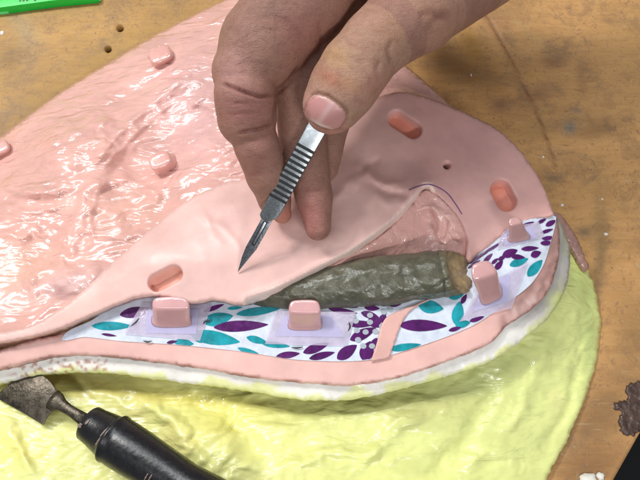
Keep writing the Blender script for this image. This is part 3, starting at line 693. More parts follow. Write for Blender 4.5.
# smooth flap + raised sheet
S_OUT = [(-60, 338), (0, 332), (30, 326), (58, 310), (85, 289), (108, 266), (130, 247), (152, 228), (172, 211), (195, 196), (222, 184), (250, 177), (285, 160), (320, 130), (350, 108), (380, 96), (405, 92),
         (440, 102), (470, 115), (497, 129), (518, 148), (534, 170), (545, 190), (551, 206), (553, 215), (535, 219), (515, 226), (492, 243), (478, 254), (468, 262), (467, 243), (462, 226), (452, 211), (440, 198), (428, 189),
         (419, 197), (408, 212), (394, 226), (375, 241), (352, 256), (325, 270), (300, 283), (275, 295), (250, 303), (235, 304), (215, 300), (190, 303), (165, 297), (145, 296), (120, 303), (92, 315), (62, 328), (30, 337), (0, 343), (-60, 352)]
sz = tps([(-60, 345, 5.2), (0, 340, 5.2), (30, 334, 5.25), (60, 308, 5.35), (60, 333, 5.25), (90, 318, 5.3), (108, 266, 5.45), (120, 304, 5.5), (152, 228, 5.3), (145, 297, 5.7), (150, 262, 6.15), (195, 196, 5.4), (190, 240, 6.25), (200, 302, 5.85), (250, 177, 5.5),
          (250, 230, 6.3), (250, 303, 5.95), (300, 283, 6.0), (320, 130, 5.3), (300, 200, 6.1), (350, 256, 6.05), (394, 226, 6.0), (425, 190, 5.8), (330, 215, 6.25), (370, 190, 6.15), (360, 150, 5.35), (400, 93, 4.6), (400, 130, 5.0), (410, 165, 5.2),
          (440, 102, 4.5), (447, 160, 4.9), (497, 129, 4.2), (490, 180, 4.7), (545, 190, 4.3), (553, 215, 4.95), (515, 226, 5.1), (468, 262, 4.95), (460, 226, 4.9), (440, 198, 5.2), (280, 240, 6.3)], .0005)
SR = [([(318, 205), (345, 190), (362, 175), (378, 168)], 5, .14), ([(350, 160), (372, 176), (400, 186), (414, 192)], 3.6, .22), ([(356, 172), (366, 166), (384, 160)], 4, -.16), ([(370, 186), (392, 192), (408, 190)], 4, -.14),
      ([(398, 212), (384, 200), (372, 186)], 4, .10), ([(195, 200), (208, 222), (222, 246)], 2.4, .05), ([(95, 300), (120, 275), (150, 245), (200, 212), (250, 196)], 9, .10), ([(150, 240), (190, 262), (236, 274)], 10, .08), ([(190, 210), (230, 232), (250, 262)], 3, .05), ([(290, 250), (330, 238), (390, 210)], 6, .10), ([(398, 208), (410, 198), (420, 196)], 4, .14)]
CUT = [(425, 190), (408, 212), (394, 226), (375, 241), (352, 256), (325, 270), (300, 283), (275, 295), (250, 303)]
def sdisp(u, v, W, d):
    x, y = W[:, 0], W[:, 1]
    cd = segdist(np.c_[u, v], CUT)[0]; side = sm(-(np.hypot(u-452, v-205)), -26, -24)
    return .035*fbm(x*.35, y*.35, 3)+ridge(u, v, SR)-.75*np.clip(1-cd/6.0, 0, 1)*(1-side)+.05*np.exp(-((cd-8)/3)**2)
slots = [(165, 278, 9.5, 8.8, 28, .55, .1), (405, 124, 10, 8.4, -33, .6, .1), (504, 195, 6.5, 10.0, -62, .6, .1), (447, 165, 0, 3.4, 0, .5)]
def scol(u, v, W, d):
    C = np.tile(srgb(232, 190, 181), (len(u), 1))
    C = lerp(C, np.tile(srgb(218, 168, 161), (len(u), 1)), sm(u, 350, 450)*.9)  # shade of the hand over the right side put into the colour
    C = blobs(C, u, v, [(80, 310, 40, 20, 20, srgb(236, 190, 178), .7), (445, 130, 60, 30, -20, srgb(206, 158, 152), .5), (370, 175, 30, 12, -20, srgb(206, 156, 146), .5)])
    p = np.c_[u, v]
    for s in slots[:3]:
        sd = stad_sd(p, *s[:5]); C = lerp(C, np.tile(srgb(222, 142, 120) if s[0] != 165 else srgb(226, 160, 140), (len(u), 1)), sm(-sd, -.2, 1.2)*.95)
    sd = stad_sd(p, *slots[3][:5]); C = lerp(C, np.tile(srgb(110, 58, 46), (len(u), 1)), sm(-sd, 0, 1))
    cut, _ = segdist(p, [(428, 189), (408, 212), (394, 226), (352, 256), (300, 283), (250, 303)])
    C = lerp(C, np.tile(srgb(250, 218, 206), (len(u), 1)), sm(-cut, -7.5, -6)*.9)
    m = sm(fbm(u*.35, v*.35, 2), .6, .68)*.2
    return np.clip(lerp(C, np.tile(srgb(190, 140, 130), (len(u), 1)), m), .02, .9)
sheet('smooth_flap', S_OUT, sz, M['smooth'], upper, spacing=2.3, thick=.36, er=.12, slots=slots, disp=sdisp, col=scol, jag=.8)
# violet pen line drawn along the torn corner
s_ = spline([(409, 190), (416, 187), (430, 184.5), (446, 192), (455, 203), (462, 214)], False, 1.5)
nn = np.gradient(s_, axis=0); nn = np.c_[nn[:, 1], -nn[:, 0]]/np.hypot(*nn.T)[:, None]
A = np.vstack([s_+nn*.5, s_-nn*.5]); zz = sz(A[:, 0], A[:, 1])+sdisp(A[:, 0], A[:, 1], P(A[:, 0], A[:, 1], 5), None)+.03
k = len(s_)
link('pen_line', P(A[:, 0], A[:, 1], zz), [[i, i+1, k+i+1, k+i] for i in range(k-1)], M['violet'], upper)
# inside of the torn fold: curved wall falling back towards the clay
tz = tps([(425, 190, 5.45), (408, 208, 5.5), (375, 240, 5.6), (340, 262, 5.6), (325, 270, 5.55), (445, 202, 5.2), (462, 226, 4.9), (467, 250, 4.6), (440, 252, 4.7), (400, 256, 4.7), (360, 262, 4.9), (420, 225, 4.75), (440, 230, 4.65)], .001)
TR_ = [([(412, 212), (430, 208), (450, 215), (460, 228)], 3.5, .3), ([(428, 205), (440, 220), (440, 238)], 3.5, .25), ([(448, 218), (455, 235), (462, 244)], 4, .25), ([(360, 255), (400, 235), (430, 232)], 4, .10), ([(440, 240), (452, 238)], 3, .2)]
def tcol(u, v, W, d):
    C = np.tile(srgb(222, 172, 162), (len(u), 1))
    return blobs(C, u, v, [(440, 215, 16, 10, -30, srgb(236, 188, 178), .7), (390, 250, 40, 8, 10, srgb(212, 160, 148), .6), (432, 226, 3, 3, 0, srgb(120, 70, 60), .6), (413, 204, 2, 2, 0, srgb(110, 60, 50), .7)])
sheet('torn_fold', [(428, 190), (440, 197), (452, 209), (461, 222), (467, 238), (467, 256), (455, 262), (425, 262), (385, 266), (350, 272), (318, 278), (330, 266), (355, 252), (385, 232), (405, 212), (416, 198)], tz, M['torn'], upper,
      spacing=2.0, thick=.3, er=.12, col=tcol, jag=.8, disp=lambda u, v, W, d: .07*fbm(W[:, 0]*1.1, W[:, 1]*1.1, 4)+ridge(u, v, TR_))

# ================================================================== HAND (implicit surface -> one mesh)
def build_hand():
    chains = {
     'index': ([(335, -60, 13.6, 52), (302, -4, 13.3, 47), (262, 46, 12.5, 42), (245, 72, 12.2, 33)], .25),
     'index2': ([(245, 94, 11.9, 31), (247, 118, 11.0, 30)], .2),
     'index3': ([(257, 146, 10.2, 23.5), (267, 175, 9.0, 20), (275, 200, 7.8, 16), (282, 214, 7.1, 10)], .25),
     'middle': ([(352, -50, 11.6, 38), (316, 26, 11.2, 34), (300, 95, 10.2, 28)], .25),
     'middle2': ([(300, 100, 10.0, 27), (304, 150, 9.0, 23)], .25),
     'middle3': ([(306, 160, 8.8, 22), (314, 196, 7.9, 18.5), (318, 228, 7.2, 13)], .25),
     'ring': ([(392, -40, 10.3, 34), (345, 60, 9.4, 26), (331, 120, 8.6, 19), (325, 168, 7.9, 14)], .25),
     'little': ([(430, -50, 9.3, 30), (392, 30, 8.5, 22), (368, 70, 8.0, 15)], .25),
     'thumb': ([(480, -62, 13.0, 70), (418, 8, 12.9, 43), (374, 45, 12.8, 33), (356, 68, 12.7, 33), (343, 88, 12.35, 32.5), (332, 104.5, 12.0, 29.5)], .35),
     'palm': ([(400, -140, 13.0, 95), (340, -90, 13.0, 60)], .5),
     'palm2': ([(500, -140, 12.5, 90), (400, -140, 13.0, 90), (420, -260, 13.5, 95), (440, -420, 14.5, 90)], .5)}
    pr = {}
    allp = []
    for k, (c, kk) in chains.items():
        L = []
        for (u, v, z, r) in c:
            p = P(u, v, z); L.append((p, r/pxcm(u, v, z))); allp.append((p, L[-1][1]))
        pr[k] = (L, kk)
    lo = np.min([p-r for p, r in allp], 0)-.4; hi = np.max([p+r for p, r in allp], 0)+.4
    hi[1] = min(hi[1], P(400, -175, 13)[1])
    h = .095
    nx, ny, nz = [int(math.ceil((hi[i]-lo[i])/h))+1 for i in range(3)]
    X = (lo[0]+h*np.arange(nx, dtype=np.float32))[:, None, None]; Y = (lo[1]+h*np.arange(ny, dtype=np.float32))[None, :, None]; Z = (lo[2]+h*np.arange(nz, dtype=np.float32))[None, None, :]
    def cap(a, ra, b, rb):
        ab = b-a; L2 = float(ab@ab)
        t = np.clip(((X-a[0])*ab[0]+(Y-a[1])*ab[1]+(Z-a[2])*ab[2])/L2, 0, 1)
        d = np.sqrt((X-a[0]-t*ab[0])**2+(Y-a[1]-t*ab[1])**2+(Z-a[2]-t*ab[2])**2)
        return (d-(ra+(rb-ra)*t)).astype(np.float32)
    def smin(a, b, k):
        hh = np.clip(.5+.5*(b-a)/k, 0, 1); return b+(a-b)*hh-k*hh*(1-hh)
    G = {}
    for k, (L, kk) in pr.items():
        d = None
        for (a, ra), (b, rb) in zip(L, L[1:]):
            q = cap(a, ra, b, rb); d = q if d is None else smin(d, q, kk)
        G[k] = d
    idx = smin(smin(G['index'], G['index2'], .10), G['index3'], .16)
    mid = smin(smin(G['middle'], G['middle2'], .2), G['middle3'], .22)
    D = smin(idx, mid, .07); D = smin(D, G['ring'], .10); D = smin(D, G['little'], .12); D = smin(D, G['thumb'], .05)
    D = smin(D, smin(G['palm'], G['palm2'], 1), .5)
    # surface nets
    s = D < 0
    cell = np.zeros((nx-1, ny-1, nz-1), np.int8)
    acc = np.zeros((nx-1, ny-1, nz-1, 3), np.float32); cnt = np.zeros((nx-1, ny-1, nz-1), np.float32)
    for ax in range(3):
        sl0 = [slice(None)]*3; sl1 = [slice(None)]*3; sl0[ax] = slice(0, -1); sl1[ax] = slice(1, None)
        d0, d1 = D[tuple(sl0)], D[tuple(sl1)]; cr = (d0 < 0) != (d1 < 0)
        I = np.argwhere(cr); t = d0[cr]/(d0[cr]-d1[cr])
        pos = I.astype(np.float32).copy(); pos[:, ax] += t
        o1, o2 = [a for a in range(3) if a != ax]
        for da in (0, -1):
            for db in (0, -1):
                J = I.copy(); J[:, o1] += da; J[:, o2] += db
                ok = (J >= 0).all(1) & (J[:, 0] < nx-1) & (J[:, 1] < ny-1) & (J[:, 2] < nz-1)
                Jo = J[ok]; np.add.at(acc, tuple(Jo.T), pos[ok]); np.add.at(cnt, tuple(Jo.T), 1)
    act = cnt > 0; ids = -np.ones(act.shape, int); ids[act] = np.arange(act.sum())
    V = acc[act]/cnt[act][:, None]*h+lo
    F = []
    for ax in range(3):
        sl0 = [slice(None)]*3; sl1 = [slice(None)]*3; sl0[ax] = slice(0, -1); sl1[ax] = slice(1, None)
        d0, d1 = D[tuple(sl0)], D[tuple(sl1)]; cr = (d0 < 0) != (d1 < 0)
        I = np.argwhere(cr); fl = (d0[cr] < 0)
        o1, o2 = (ax+1) % 3, (ax+2) % 3
        ok = (I[:, o1] > 0) & (I[:, o2] > 0) & (I[:, o1] < D.shape[o1]-1) & (I[:, o2] < D.shape[o2]-1); I = I[ok]; fl = fl[ok]
        def at(a, b):
            J = I.copy(); J[:, o1] += a; J[:, o2] += b; return ids[tuple(J.T)]
        q = np.stack([at(-1, -1), at(0, -1), at(0, 0), at(-1, 0)], 1)
        q[~fl] = q[~fl][:, ::-1]; F.append(q)
    F = np.vstack(F); F = F[(F >= 0).all(1)]
    # light smoothing
    nb = np.vstack([F[:, [0, 1]], F[:, [1, 2]], F[:, [2, 3]], F[:, [3, 0]]])
    for it in range(3):
        a = np.zeros_like(V); c = np.zeros(len(V)); np.add.at(a, nb[:, 0], V[nb[:, 1]]); np.add.at(c, nb[:, 0], 1); np.add.at(a, nb[:, 1], V[nb[:, 0]]); np.add.at(c, nb[:, 1], 1)
        V = V*.5+a/c[:, None]*.5
    # normals
    n = np.zeros_like(V); fn = np.cross(V[F[:, 2]]-V[F[:, 0]], V[F[:, 3]]-V[F[:, 1]])
    for i in range(4): np.add.at(n, F[:, i], fn)
    n /= np.linalg.norm(n, axis=1)[:, None]+1e-9
    u, v, w = PROJ(V); p = np.c_[u, v]
    facing = ((CAM-V)*n).sum(1)/np.linalg.norm(CAM-V, axis=1) > -.1
    m = facing
    thumb = np.min([np.linalg.norm(V-q, axis=1)-r for q, r in pr['thumb'][0]], 0) < .25
    idm = V[:, 2] > 0
    disp = np.zeros(len(V))
    def crease(line, wd, a, mask):
        d, t = segdist(p, line); return -a*np.exp(-(d/wd)**2)*mask*np.clip(np.sin(np.pi*np.clip(t, 0.02, .98))*2.5, 0, 1)
    mi = m & ~thumb
    for line, wd, a in [([(220, 83), (230, 86.5), (245, 92.5), (260, 97), (276, 95)], 1.7, .20), ([(226, 116), (245, 113), (262, 112)], 2.2, .03), ([(236, 134), (250, 131), (262, 129), (275, 124)], 1.6, .15),
                        ([(222, 99), (240, 104), (258, 108)], 2, .02), ([(245, 40), (262, 30), (282, 30)], 3, .03), ([(262, 14), (288, 20), (306, 40)], 3.4, .04), ([(318, 20), (322, 40), (318, 58)], 2.6, .05), ([(300, 66), (290, 80), (276, 94)], 2.2, .12), ([(278, 96), (275, 110), (274, 124)], 2, .06), ([(232, 66), (250, 62), (268, 64)], 2, .02), ([(226, 74), (246, 74), (262, 80)], 1.8, .03), ([(230, 104), (250, 102), (268, 103)], 1.6, .03), ([(240, 140), (256, 140), (272, 134)], 1.5, .04),
                        ([(298, 186), (310, 190), (326, 188)], 2, .03), ([(246, 150), (258, 158), (270, 160)], 2.5, .025)]:
        disp += crease(line, wd, a, mi)
    for line, wd, a in [([(340, 34), (352, 44), (372, 52)], 2.4, .035), ([(332, 46), (346, 54), (366, 66)], 2.0, .045), ([(328, 54), (342, 62), (360, 74)], 2.0, .04), ([(380, 82), (376, 70), (380, 60)], 2.4, .05),
                        ([(392, 66), (388, 50), (392, 40)], 2.6, .05), ([(323, 66), (336, 72), (352, 84)], 2.0, .03), ([(307, 101), (312, 94.5), (318, 92.8), (328, 96), (340, 104), (347.5, 111), (347.5, 120)], 1.5, .11), ([(307, 100), (304, 110), (309, 121), (320, 128.5), (332, 131.5)], 1.3, .07), ([(348, 118), (340, 130), (331, 132)], 1.3, .06), ([(400, 20), (430, 14), (455, 20)], 5, .06), ([(420, 40), (430, 25), (450, 10)], 4, .05)]:
        disp += crease(line, wd, a, m & thumb)
    disp += .10*np.exp(-(((u-338)/12)**2+((v-54)/10)**2))*(m & thumb)+.05*np.exp(-(((u-372)/14)**2+((v-78)/9)**2))*(m & thumb)
    disp += .035*fbm(V[:, 0]*.9+V[:, 2]*.5, V[:, 1]*.9, 3)
    V2 = V+n*disp[:, None]
    # colour
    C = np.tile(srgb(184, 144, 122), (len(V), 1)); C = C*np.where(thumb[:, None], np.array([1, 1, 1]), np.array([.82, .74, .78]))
    nonth = np.clip((~thumb).astype(float), 0, 1)
    def B(C, L, mask):
        D_ = blobs(C, u, v, L); return C+(D_-C)*mask[:, None]
    C = B(C, [(300, 30, 24, 30, 0, srgb(172, 112, 104), .5), (240, 30, 26, 22, 0, srgb(160, 118, 104), .7), (232, 72, 18, 22, 0, srgb(196, 146, 138), .7), (245, 110, 30, 22, 0, srgb(172, 114, 108), .7), (255, 160, 18, 30, -20, srgb(162, 110, 98), .7), (285, 110, 10, 22, 0, srgb(176, 130, 110), .8),
              (310, 215, 16, 26, 0, srgb(184, 118, 112), .8), (300, 180, 14, 18, 0, srgb(180, 128, 112), .6), (283, 216, 10, 10, 0, srgb(222, 150, 130), .9), (270, 8, 18, 14, 0, srgb(140, 104, 90), .6)], nonth)
    C = B(C, [(336, 56, 16, 12, -30, srgb(196, 156, 104), .6), (352, 84, 12, 8, -30, srgb(198, 150, 100), .5), (330, 78, 16, 8, -35, srgb(176, 108, 80), .7), (325, 125, 26, 10, -20, srgb(212, 150, 138), .8), (375, 85, 22, 14, 40, srgb(190, 134, 118), .6),
              (430, 20, 50, 30, 0, srgb(178, 130, 108), .6), (305, 105, 6, 16, 0, srgb(214, 158, 148), .7), (395, 30, 22, 20, 0, srgb(184, 140, 112), .6)], thumb.astype(float))
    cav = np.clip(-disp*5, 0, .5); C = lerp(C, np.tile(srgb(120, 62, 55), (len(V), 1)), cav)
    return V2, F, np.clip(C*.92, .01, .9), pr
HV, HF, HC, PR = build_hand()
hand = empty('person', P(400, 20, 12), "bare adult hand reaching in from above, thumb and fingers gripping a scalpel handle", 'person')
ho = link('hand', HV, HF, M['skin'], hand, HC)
# nail on the thumb
tree = BVHTree.FromPolygons([Vector(v) for v in HV.tolist()], [tuple(map(int, f)) for f in HF])
def hit(u, v):
    d = P(u, v, 0)-CAM; d = Vector(d.tolist()).normalized(); r = tree.ray_cast(Vector(CAM.tolist()), d)
    return r
nail_q = np.array([(317, 94.5), (325, 96.5), (337, 104), (345.5, 112.5), (345, 120), (338, 128.5), (331, 129.5), (320, 126.5), (310, 120.5), (305.5, 113), (307.5, 103), (312, 96)], float)
nr_ = spline(nail_q, True, 1.2); c = nr_.mean(0); rings = []; cols = []
for s_ in (1.03, .99, .94, .86, .72, .55, .38, .2, .06):
    q = c+(nr_-c)*s_; row = []
    for a in q:
        r = hit(*a); 
        if r[0] is None: row.append(row[-1] if row else np.array(P(a[0], a[1], 12))); continue
        off = {1.03: -.06, .99: -.005, .94: .01}.get(s_, .012+.02*(1-s_))
        row.append(np.array(r[0])+np.array(r[1])*off)
    rings.append(np.array(row))
    t = (q[:, 0]-317)*-.45+(q[:, 1]-95)*.9      # distance from the cuticle towards the tip
    C = np.tile(srgb(192, 138, 134), (len(q), 1)); st = np.exp(-(((q[:, 0]-326)*.83+(q[:, 1]-112)*.56)/3.0)**2)*.45; C = lerp(C, np.tile(srgb(216, 186, 184), (len(q), 1)), st); C = lerp(C, np.tile(srgb(226, 206, 196), (len(q), 1)), sm(t, 22, 26)); C = lerp(C, np.tile(srgb(222, 190, 184), (len(q), 1)), sm(-t, -3, 3)*.7)
    if s_ > .97: C = C*.4+srgb(232, 212, 200)*.6
    cols.append(C)
V = np.vstack(rings); n = len(nr_); F = []
for i in range(len(rings)-1):
    for k in range(n): a = i*n+k; b = i*n+(k+1) % n; F.append([a, b, b+n, a+n])
F.append([(len(rings)-1)*n+k for k in range(n)])
no = link('thumb_nail', V, F, M['nail'], hand, np.vstack(cols)); fix_normals(no)

hv, hf = [], []
for i in range(70):
    u = random.uniform(228, 300); v = random.uniform(-5, 70)
    if (u-211)*.9+(v-80)*.8 > 66: continue
    r = hit(u, v)
    if r[0] is None or r[0].z < 9: continue
    p0 = np.array(r[0]); n0 = np.array(r[1]); dr = np.array([-.75+random.uniform(-.35, .35), -.6+random.uniform(-.35, .35), 0]); dr -= n0*(dr@n0); dr /= np.linalg.norm(dr); Lh = random.uniform(.18, .42)
    sd = np.cross(dr, n0)*.0045; b = len(hv)
    for k in range(4):
        t = k/3; c0 = p0+dr*Lh*t+n0*(.05*math.sin(t*2.2)); ww = sd*(1-.8*t)
        hv += [c0+ww, c0-ww]
    for k in range(3): hf.append([b+2*k, b+2*k+1, b+2*k+3, b+2*k+2])
link('finger_hair', np.array(hv), hf, M['hair'], hand)

# ================================================================== SCALPEL
tipz = float(sz(238, 272))+.05
T = P(238, 272.5, tipz+.03); E = P(320, 122, 11.2)
axd = (E-T)/np.linalg.norm(E-T)
view = CAM-(T+E)/2; view /= np.linalg.norm(view)
side = np.cross(axd, view); side /= np.linalg.norm(side); nrm = np.cross(side, axd)     # side: across the flat face, nrm: towards the camera
if side[0] < 0: side = -side
Lp = np.linalg.norm(E-T)
def SP(s, a, h): return T+axd*s+side*a+nrm*h
def at_px(u, v):          # distance along the axis of a photo point
    best = min(np.linspace(0, Lp+6, 1500), key=lambda s: (PROJ(SP(s, 0, 0))[0]-u)**2+(PROJ(SP(s, 0, 0))[1]-v)**2); return best
s_nk = at_px(270, 218); s_g0 = at_px(278.5, 198); s_g1 = at_px(304, 147); s_th = at_px(320, 124)
scal = empty('scalpel', T, 'steel scalpel with black grooved grip held in the hand, blade tip on the pink flap', 'scalpel')
def prism(name, prof, h0, h1, mat, parent, bev=.02):
    n = len(prof); V = [SP(s, a, h0) for s, a in prof]+[SP(s, a, h1) for s, a in prof]
    F = [list(range(n))[::-1], [n+i for i in range(n)]]+[[i, (i+1) % n, n+(i+1) % n, n+i] for i in range(n)]
    o = link(name, V, F, mat, parent, smooth=False); fix_normals(o)
    if bev: bevel(o, bev, 2)
    return o
w_at = lambda s, px: px/ (FP/PROJ(SP(s, 0, 0))[2])
bw = w_at(s_nk*.6, 5.4)
prism('blade', [(0, -.02), (s_nk*.25, -bw*.75), (s_nk*.42, -bw*1.0), (s_nk*.8, -bw*.95), (s_nk*1.02, -bw*.9), (s_nk*1.10, -bw*.3), (s_nk*1.10, bw*.7), (s_nk*1.0, bw*.98), (s_nk*.75, bw*1.0), (s_nk*.46, bw*.95), (s_nk*.36, bw*.70), (s_nk*.12, bw*.18)], -.03, .03, M['blade'], scal, .012)
prism('blade_slot', [(s_nk*.50, -.05), (s_nk*.52, -.1), (s_nk*.93, -.1), (s_nk*.95, -.05), (s_nk*.95, .05), (s_nk*.93, .1), (s_nk*.52, .1), (s_nk*.50, .05)], .025, .045, M['groove'], scal, 0)
prism('blade_mount', [(s_nk*.53, -.05), (s_nk*.92, -.055), (s_nk*.92, .055), (s_nk*.53, .05)], .03, .085, M['steel'], scal, .012)
hw0, hw1, hw2 = w_at(s_g0, 9.3), w_at(s_g1, 9.8), w_at(s_th, 10.5)
prism('handle', [(s_nk*.93, -hw0*.55), (s_nk*.98, -hw0*.95), (s_g0, -hw0), (s_g1, -hw1), (s_th+1, -hw2), (s_th+2.6, -hw2*.9), (s_th+2.9, -hw2*.5), (s_th+2.9, hw2*.5), (s_th+2.6, hw2*.9), (s_th+1, hw2), (s_g1, hw1), (s_g0, hw0), (s_nk*1.07, hw0*.98), (s_nk*.97, hw0*.45), (s_nk*.93, hw0*.1)], -.15, .15, M['steel'], scal, .05)
ng = 11
for i in range(ng):
    s = s_g0+(s_g1-s_g0)*i/(ng-1); hw = hw0+(hw1-hw0)*i/(ng-1)
    hh = (s_g1-s_g0)/(ng-1)*.27
    prism('grip_groove', [(s-hh, -hw*1.005), (s+hh, -hw*1.005), (s+hh, hw*1.005), (s-hh, hw*1.005)], -.12, .156, M['groove'], scal, 0)

# ================================================================== PAINT SCRAPER
scr = empty('paint_scraper', P(60, 410, 3), 'old stained steel scraper with a black rounded handle lying on the yellow jacket', 'scraper')
SA = P(60, 404, 3.4); SB = P(205, 498, 4.5); sd_ = (SB-SA)/np.linalg.norm(SB-SA); sup = np.array([0, 0, 1.0]); ss = np.cross(sd_, sup); ss /= np.linalg.norm(ss); sup = np.cross(ss, sd_)
bp = np.array([(-6, 397), (20, 374), (41, 374), (50, 381), (57, 391), (58.5, 403), (57, 410), (51, 412), (47, 417), (43, 425), (20, 411)])
bo = spline(bp, True, 6)
bo = bp
W1 = P(bo[:, 0], bo[:, 1], 3.12+.004*(bo[:, 0])); n = len(bo)
V = np.vstack([W1, W1-np.array([0, 0, .1])]); F = [list(range(n)), [n+i for i in range(n)][::-1]]+[[i, (i+1) % n, n+(i+1) % n, n+i] for i in range(n)]
o = link('blade', V, F, M['oldsteel'], scr, smooth=False); fix_normals(o); bevel(o, .025, 2)
def turned(name, prof, mat, flat=1.0, n=40, colr=None):
    rings = []
    for s, r in prof:
        th = np.linspace(0, 2*np.pi, n, endpoint=False); rings.append(SA+sd_*s+np.outer(np.cos(th)*r, ss)+np.outer(np.sin(th)*r*flat, sup))
    return loft(name, rings, mat, scr)
k_ = pxcm(110, 440, 3.6)
def q_(u, v): 
    return min(np.linspace(-1, 12, 1300), key=lambda s: (PROJ(SA+sd_*s)[0]-u)**2+(PROJ(SA+sd_*s)[1]-v)**2)
s1 = q_(89, 424); s2 = q_(112, 438); s3 = q_(165, 470)
turned('neck', [(-.5, .50), (-.2, .46), (.15, .30), (.6, .25), (1.0, .27), (s1+.1, .36)], M['oldsteel'], .62)
turned('handle', [(s1-.12, 0.679), (s1-.06, 0.819), (s1, 0.866), (s1+.35, 0.889), (s2-.12, 1.053), (s2-.04, 1.088), (s2, 1.147), (s2+.06, 1.205), (s2+.16, 1.205), (s2+.22, 1.158), (s2+.5, 1.170), (s2+1.4, 1.147), (s3, 1.053), (s3+1.2, 1.006), (s3+2.5, 1.111), (s3+4.2, 1.228), (s3+5.2, 1.170), (s3+5.7, 0.819), (s3+5.8, 0.351)], M['blackpl'], .92)
# dried smears on the handle
for s, a, w, l in ((s1+.05, 1.35, .10, .25), (s1+.3, 1.7, .06, .3), (s2-.1, 1.2, .03, .55), (s2-.05, 1.75, .03, .5), (s3-.3, 1.1, .03, .4), (s3-.1, 1.2, .03, .35), (s2+.8, 1.7, .035, .04)):
    V = []; F = []; m = 9
    r = np.interp(s, [s1, s2-.12, s2+.1, s3], [.885, 1.055, 1.21, 1.07])+.012
    for i in range(m):
        t = a-l/2+l*i/(m-1); ww = w*(.4+.6*math.sin(math.pi*(i+.5)/m))*(1+.5*random.uniform(-1, 1))
        for e in (-1, 1): 
            x = s+e*ww+.15*(t-a); V.append(SA+sd_*x+ss*math.cos(t)*r+sup*math.sin(t)*r*.92)
    for i in range(m-1): F.append([2*i, 2*i+1, 2*i+3, 2*i+2])
    so = link('dried_smear', V, F, M['dried'], scr)

# ================================================================== GREEN OBJECT top left
g = empty('green_tray', P(-20, -10, 0), 'bright green plastic tray rim lying at the top corner of the bench', 'tray')
def gslab(name, q, z0, z1, mat, bev=.05):
    q = [P(a, b, z1)[:2] for a, b in q]; o = slab(name, q, z0, z1, mat, g); bevel(o, bev, 3); return o
gslab('tray_rim', [(-80, 16), (0, 7.5), (52, .5), (96, -4), (96, -60), (-80, -60)], .0, .7, M['greenpl'])
gslab('tray_base', [(-80, 21), (0, 12), (55, 4), (100, -1.5), (100, -60), (-80, -60)], .004, .3, M['greenlt'])
for i, u in enumerate((19, 22.5, 26, 34)):
    gslab('mark', [(u, 1.5-.1*i), (u+2.2, 1.2-.1*i), (u+2.2, .2-.1*i), (u, .5-.1*i)], .70, .706, M['ink'], .0005)

# ================================================================== bits on the bench
def lump(name, u, v, r, h, mat, label, cat, group=None, seed=0, el=1.0, parent=None):
    n = 20; rings = []; rs = np.random.default_rng(seed); c = P(u, v, 0); sh = rs.uniform(.72, 1.3, n); sh = (sh+np.roll(sh, 1))/2
    for z, k in ((0, 1), (.25, .98), (.6, .78), (.9, .45), (1, .12)):
        th = np.linspace(0, 2*np.pi, n, endpoint=False)
        rings.append(np.c_[c[0]+np.cos(th)*r*k*sh*el, c[1]+np.sin(th)*r*k*sh, np.full(n, h*z+.004)])
    o = loft(name, rings, mat, parent)
    if label: tag(o, label, cat, group)
    return o
def pcol(u, v, W, d): return np.tile(srgb(70, 46, 40), (len(u), 1))
gk = sheet('resin_spill', [(640, 382), (630, 384), (626, 390), (628, 398), (617, 403), (614, 407), (620, 411), (622, 414), (619, 421), (621, 430), (628, 436), (636, 434), (648, 414), (652, 395)], lambda u, v: u*0+.10, M['gunk'], None, spacing=1.6, skirt_z=.002, er=.06, jag=4.0,
      disp=lambda u, v, W, d: .12*np.clip(fbm(W[:, 0]*2.4, W[:, 1]*2.4, 3)+.1, -.3, 1)*sm(d, 0, 3))
tag(gk, 'dark brown lumpy dried resin stain near the bench edge', 'resin spill')
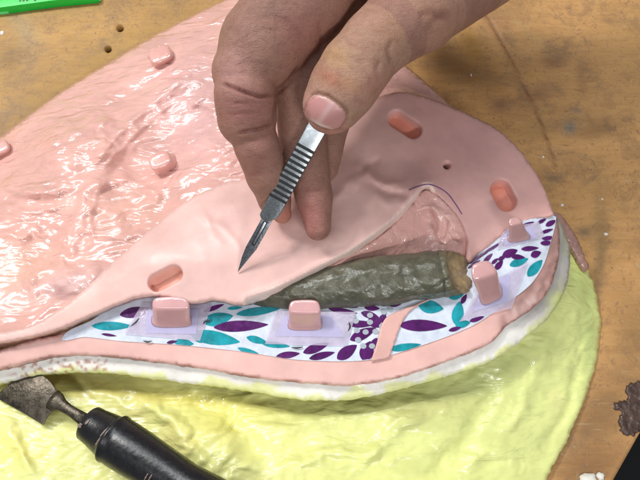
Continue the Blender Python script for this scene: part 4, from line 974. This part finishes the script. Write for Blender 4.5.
cr_ = [(588, 479, .32, .25, 1.6, 'largest white plaster crumb at the bottom of the bench by the dark edge'), (600, 476, .2, .2, 1.0, 'white plaster crumb just beside the largest crumb near the bench edge'), (487, 11, .17, .08, 1.2, 'grey white fleck on the bench near the wrist'),
       (471, 75, .11, .05, .5, 'thin pale fleck on the bench beside the thumb base'), (2, 33, .2, .1, .7, 'white fleck at the left side of the bench under the green tray'), (543, 157, .09, .06, 1.0, 'tiny white crumb beside the curved edge of the raised rubber sheet'),
       (562, 205, .09, .06, 1.3, 'tiny white crumb on the bench right of the far mould corner'), (606, 234, .1, .05, 1.2, 'tiny pale crumb on bare wood right of the mould'), (602, 199, .08, .05, .9, 'tiny pale crumb on bare wood above the one right of the mould')]
for i, (u, v, r, h, el, lab) in enumerate(cr_):
    lump('crumb', u, v, r, h, M['plaster'], lab, 'crumb', 'pale crumbs on the bench', i+3, el)

# ================================================================== CAMERA, LIGHT, WORLD
cam = bpy.data.cameras.new('camera'); co = bpy.data.objects.new('camera', cam); COL.objects.link(co)
co.location = Vector(CAM*SC); co.rotation_euler = (TH, 0, 0)
cam.sensor_width = 36; cam.lens = FP/640*36; cam.clip_start = .01; cam.clip_end = 50
scene.camera = co
def area(name, loc, target, sx, sy, power, col):
    l = bpy.data.lights.new(name, 'AREA'); l.shape = 'RECTANGLE'; l.size = sx*SC; l.size_y = sy*SC; l.energy = power; l.color = col
    o = bpy.data.objects.new(name, l); COL.objects.link(o); o.location = Vector(loc)*SC
    o.rotation_euler = (Vector(target)-Vector(loc)).to_track_quat('-Z', 'Y').to_euler(); return o
area('key_lamp', (-75, 50, 110), (0, 0, 3), 22, 16, 10.5, (1, .97, .94))
area('ceiling_tube', (-20, 75, 150), (0, 0, 3), 110, 2.2, 8.5, (.93, .97, 1))
area('ceiling_tube', (-60, 85, 125), (0, 0, 3), 70, 2, 4, (.93, .97, 1))
area('front_lamp', (35, -85, 75), (0, 0, 3), 26, 6, 4.5, (1, 1, 1))
area('ceiling_tube', (-35, -70, 140), (0, 0, 3), 100, 4, 5, (.95, .97, 1))
w = bpy.data.worlds.new('World'); scene.world = w; w.use_nodes = True
w.node_tree.nodes['Background'].inputs[0].default_value = (.80, .84, .9, 1); w.node_tree.nodes['Background'].inputs[1].default_value = .21
scene.view_settings.view_transform = 'Standard'; scene.view_settings.look = 'None'; scene.view_settings.exposure = 0
scene.render.engine = 'CYCLES'
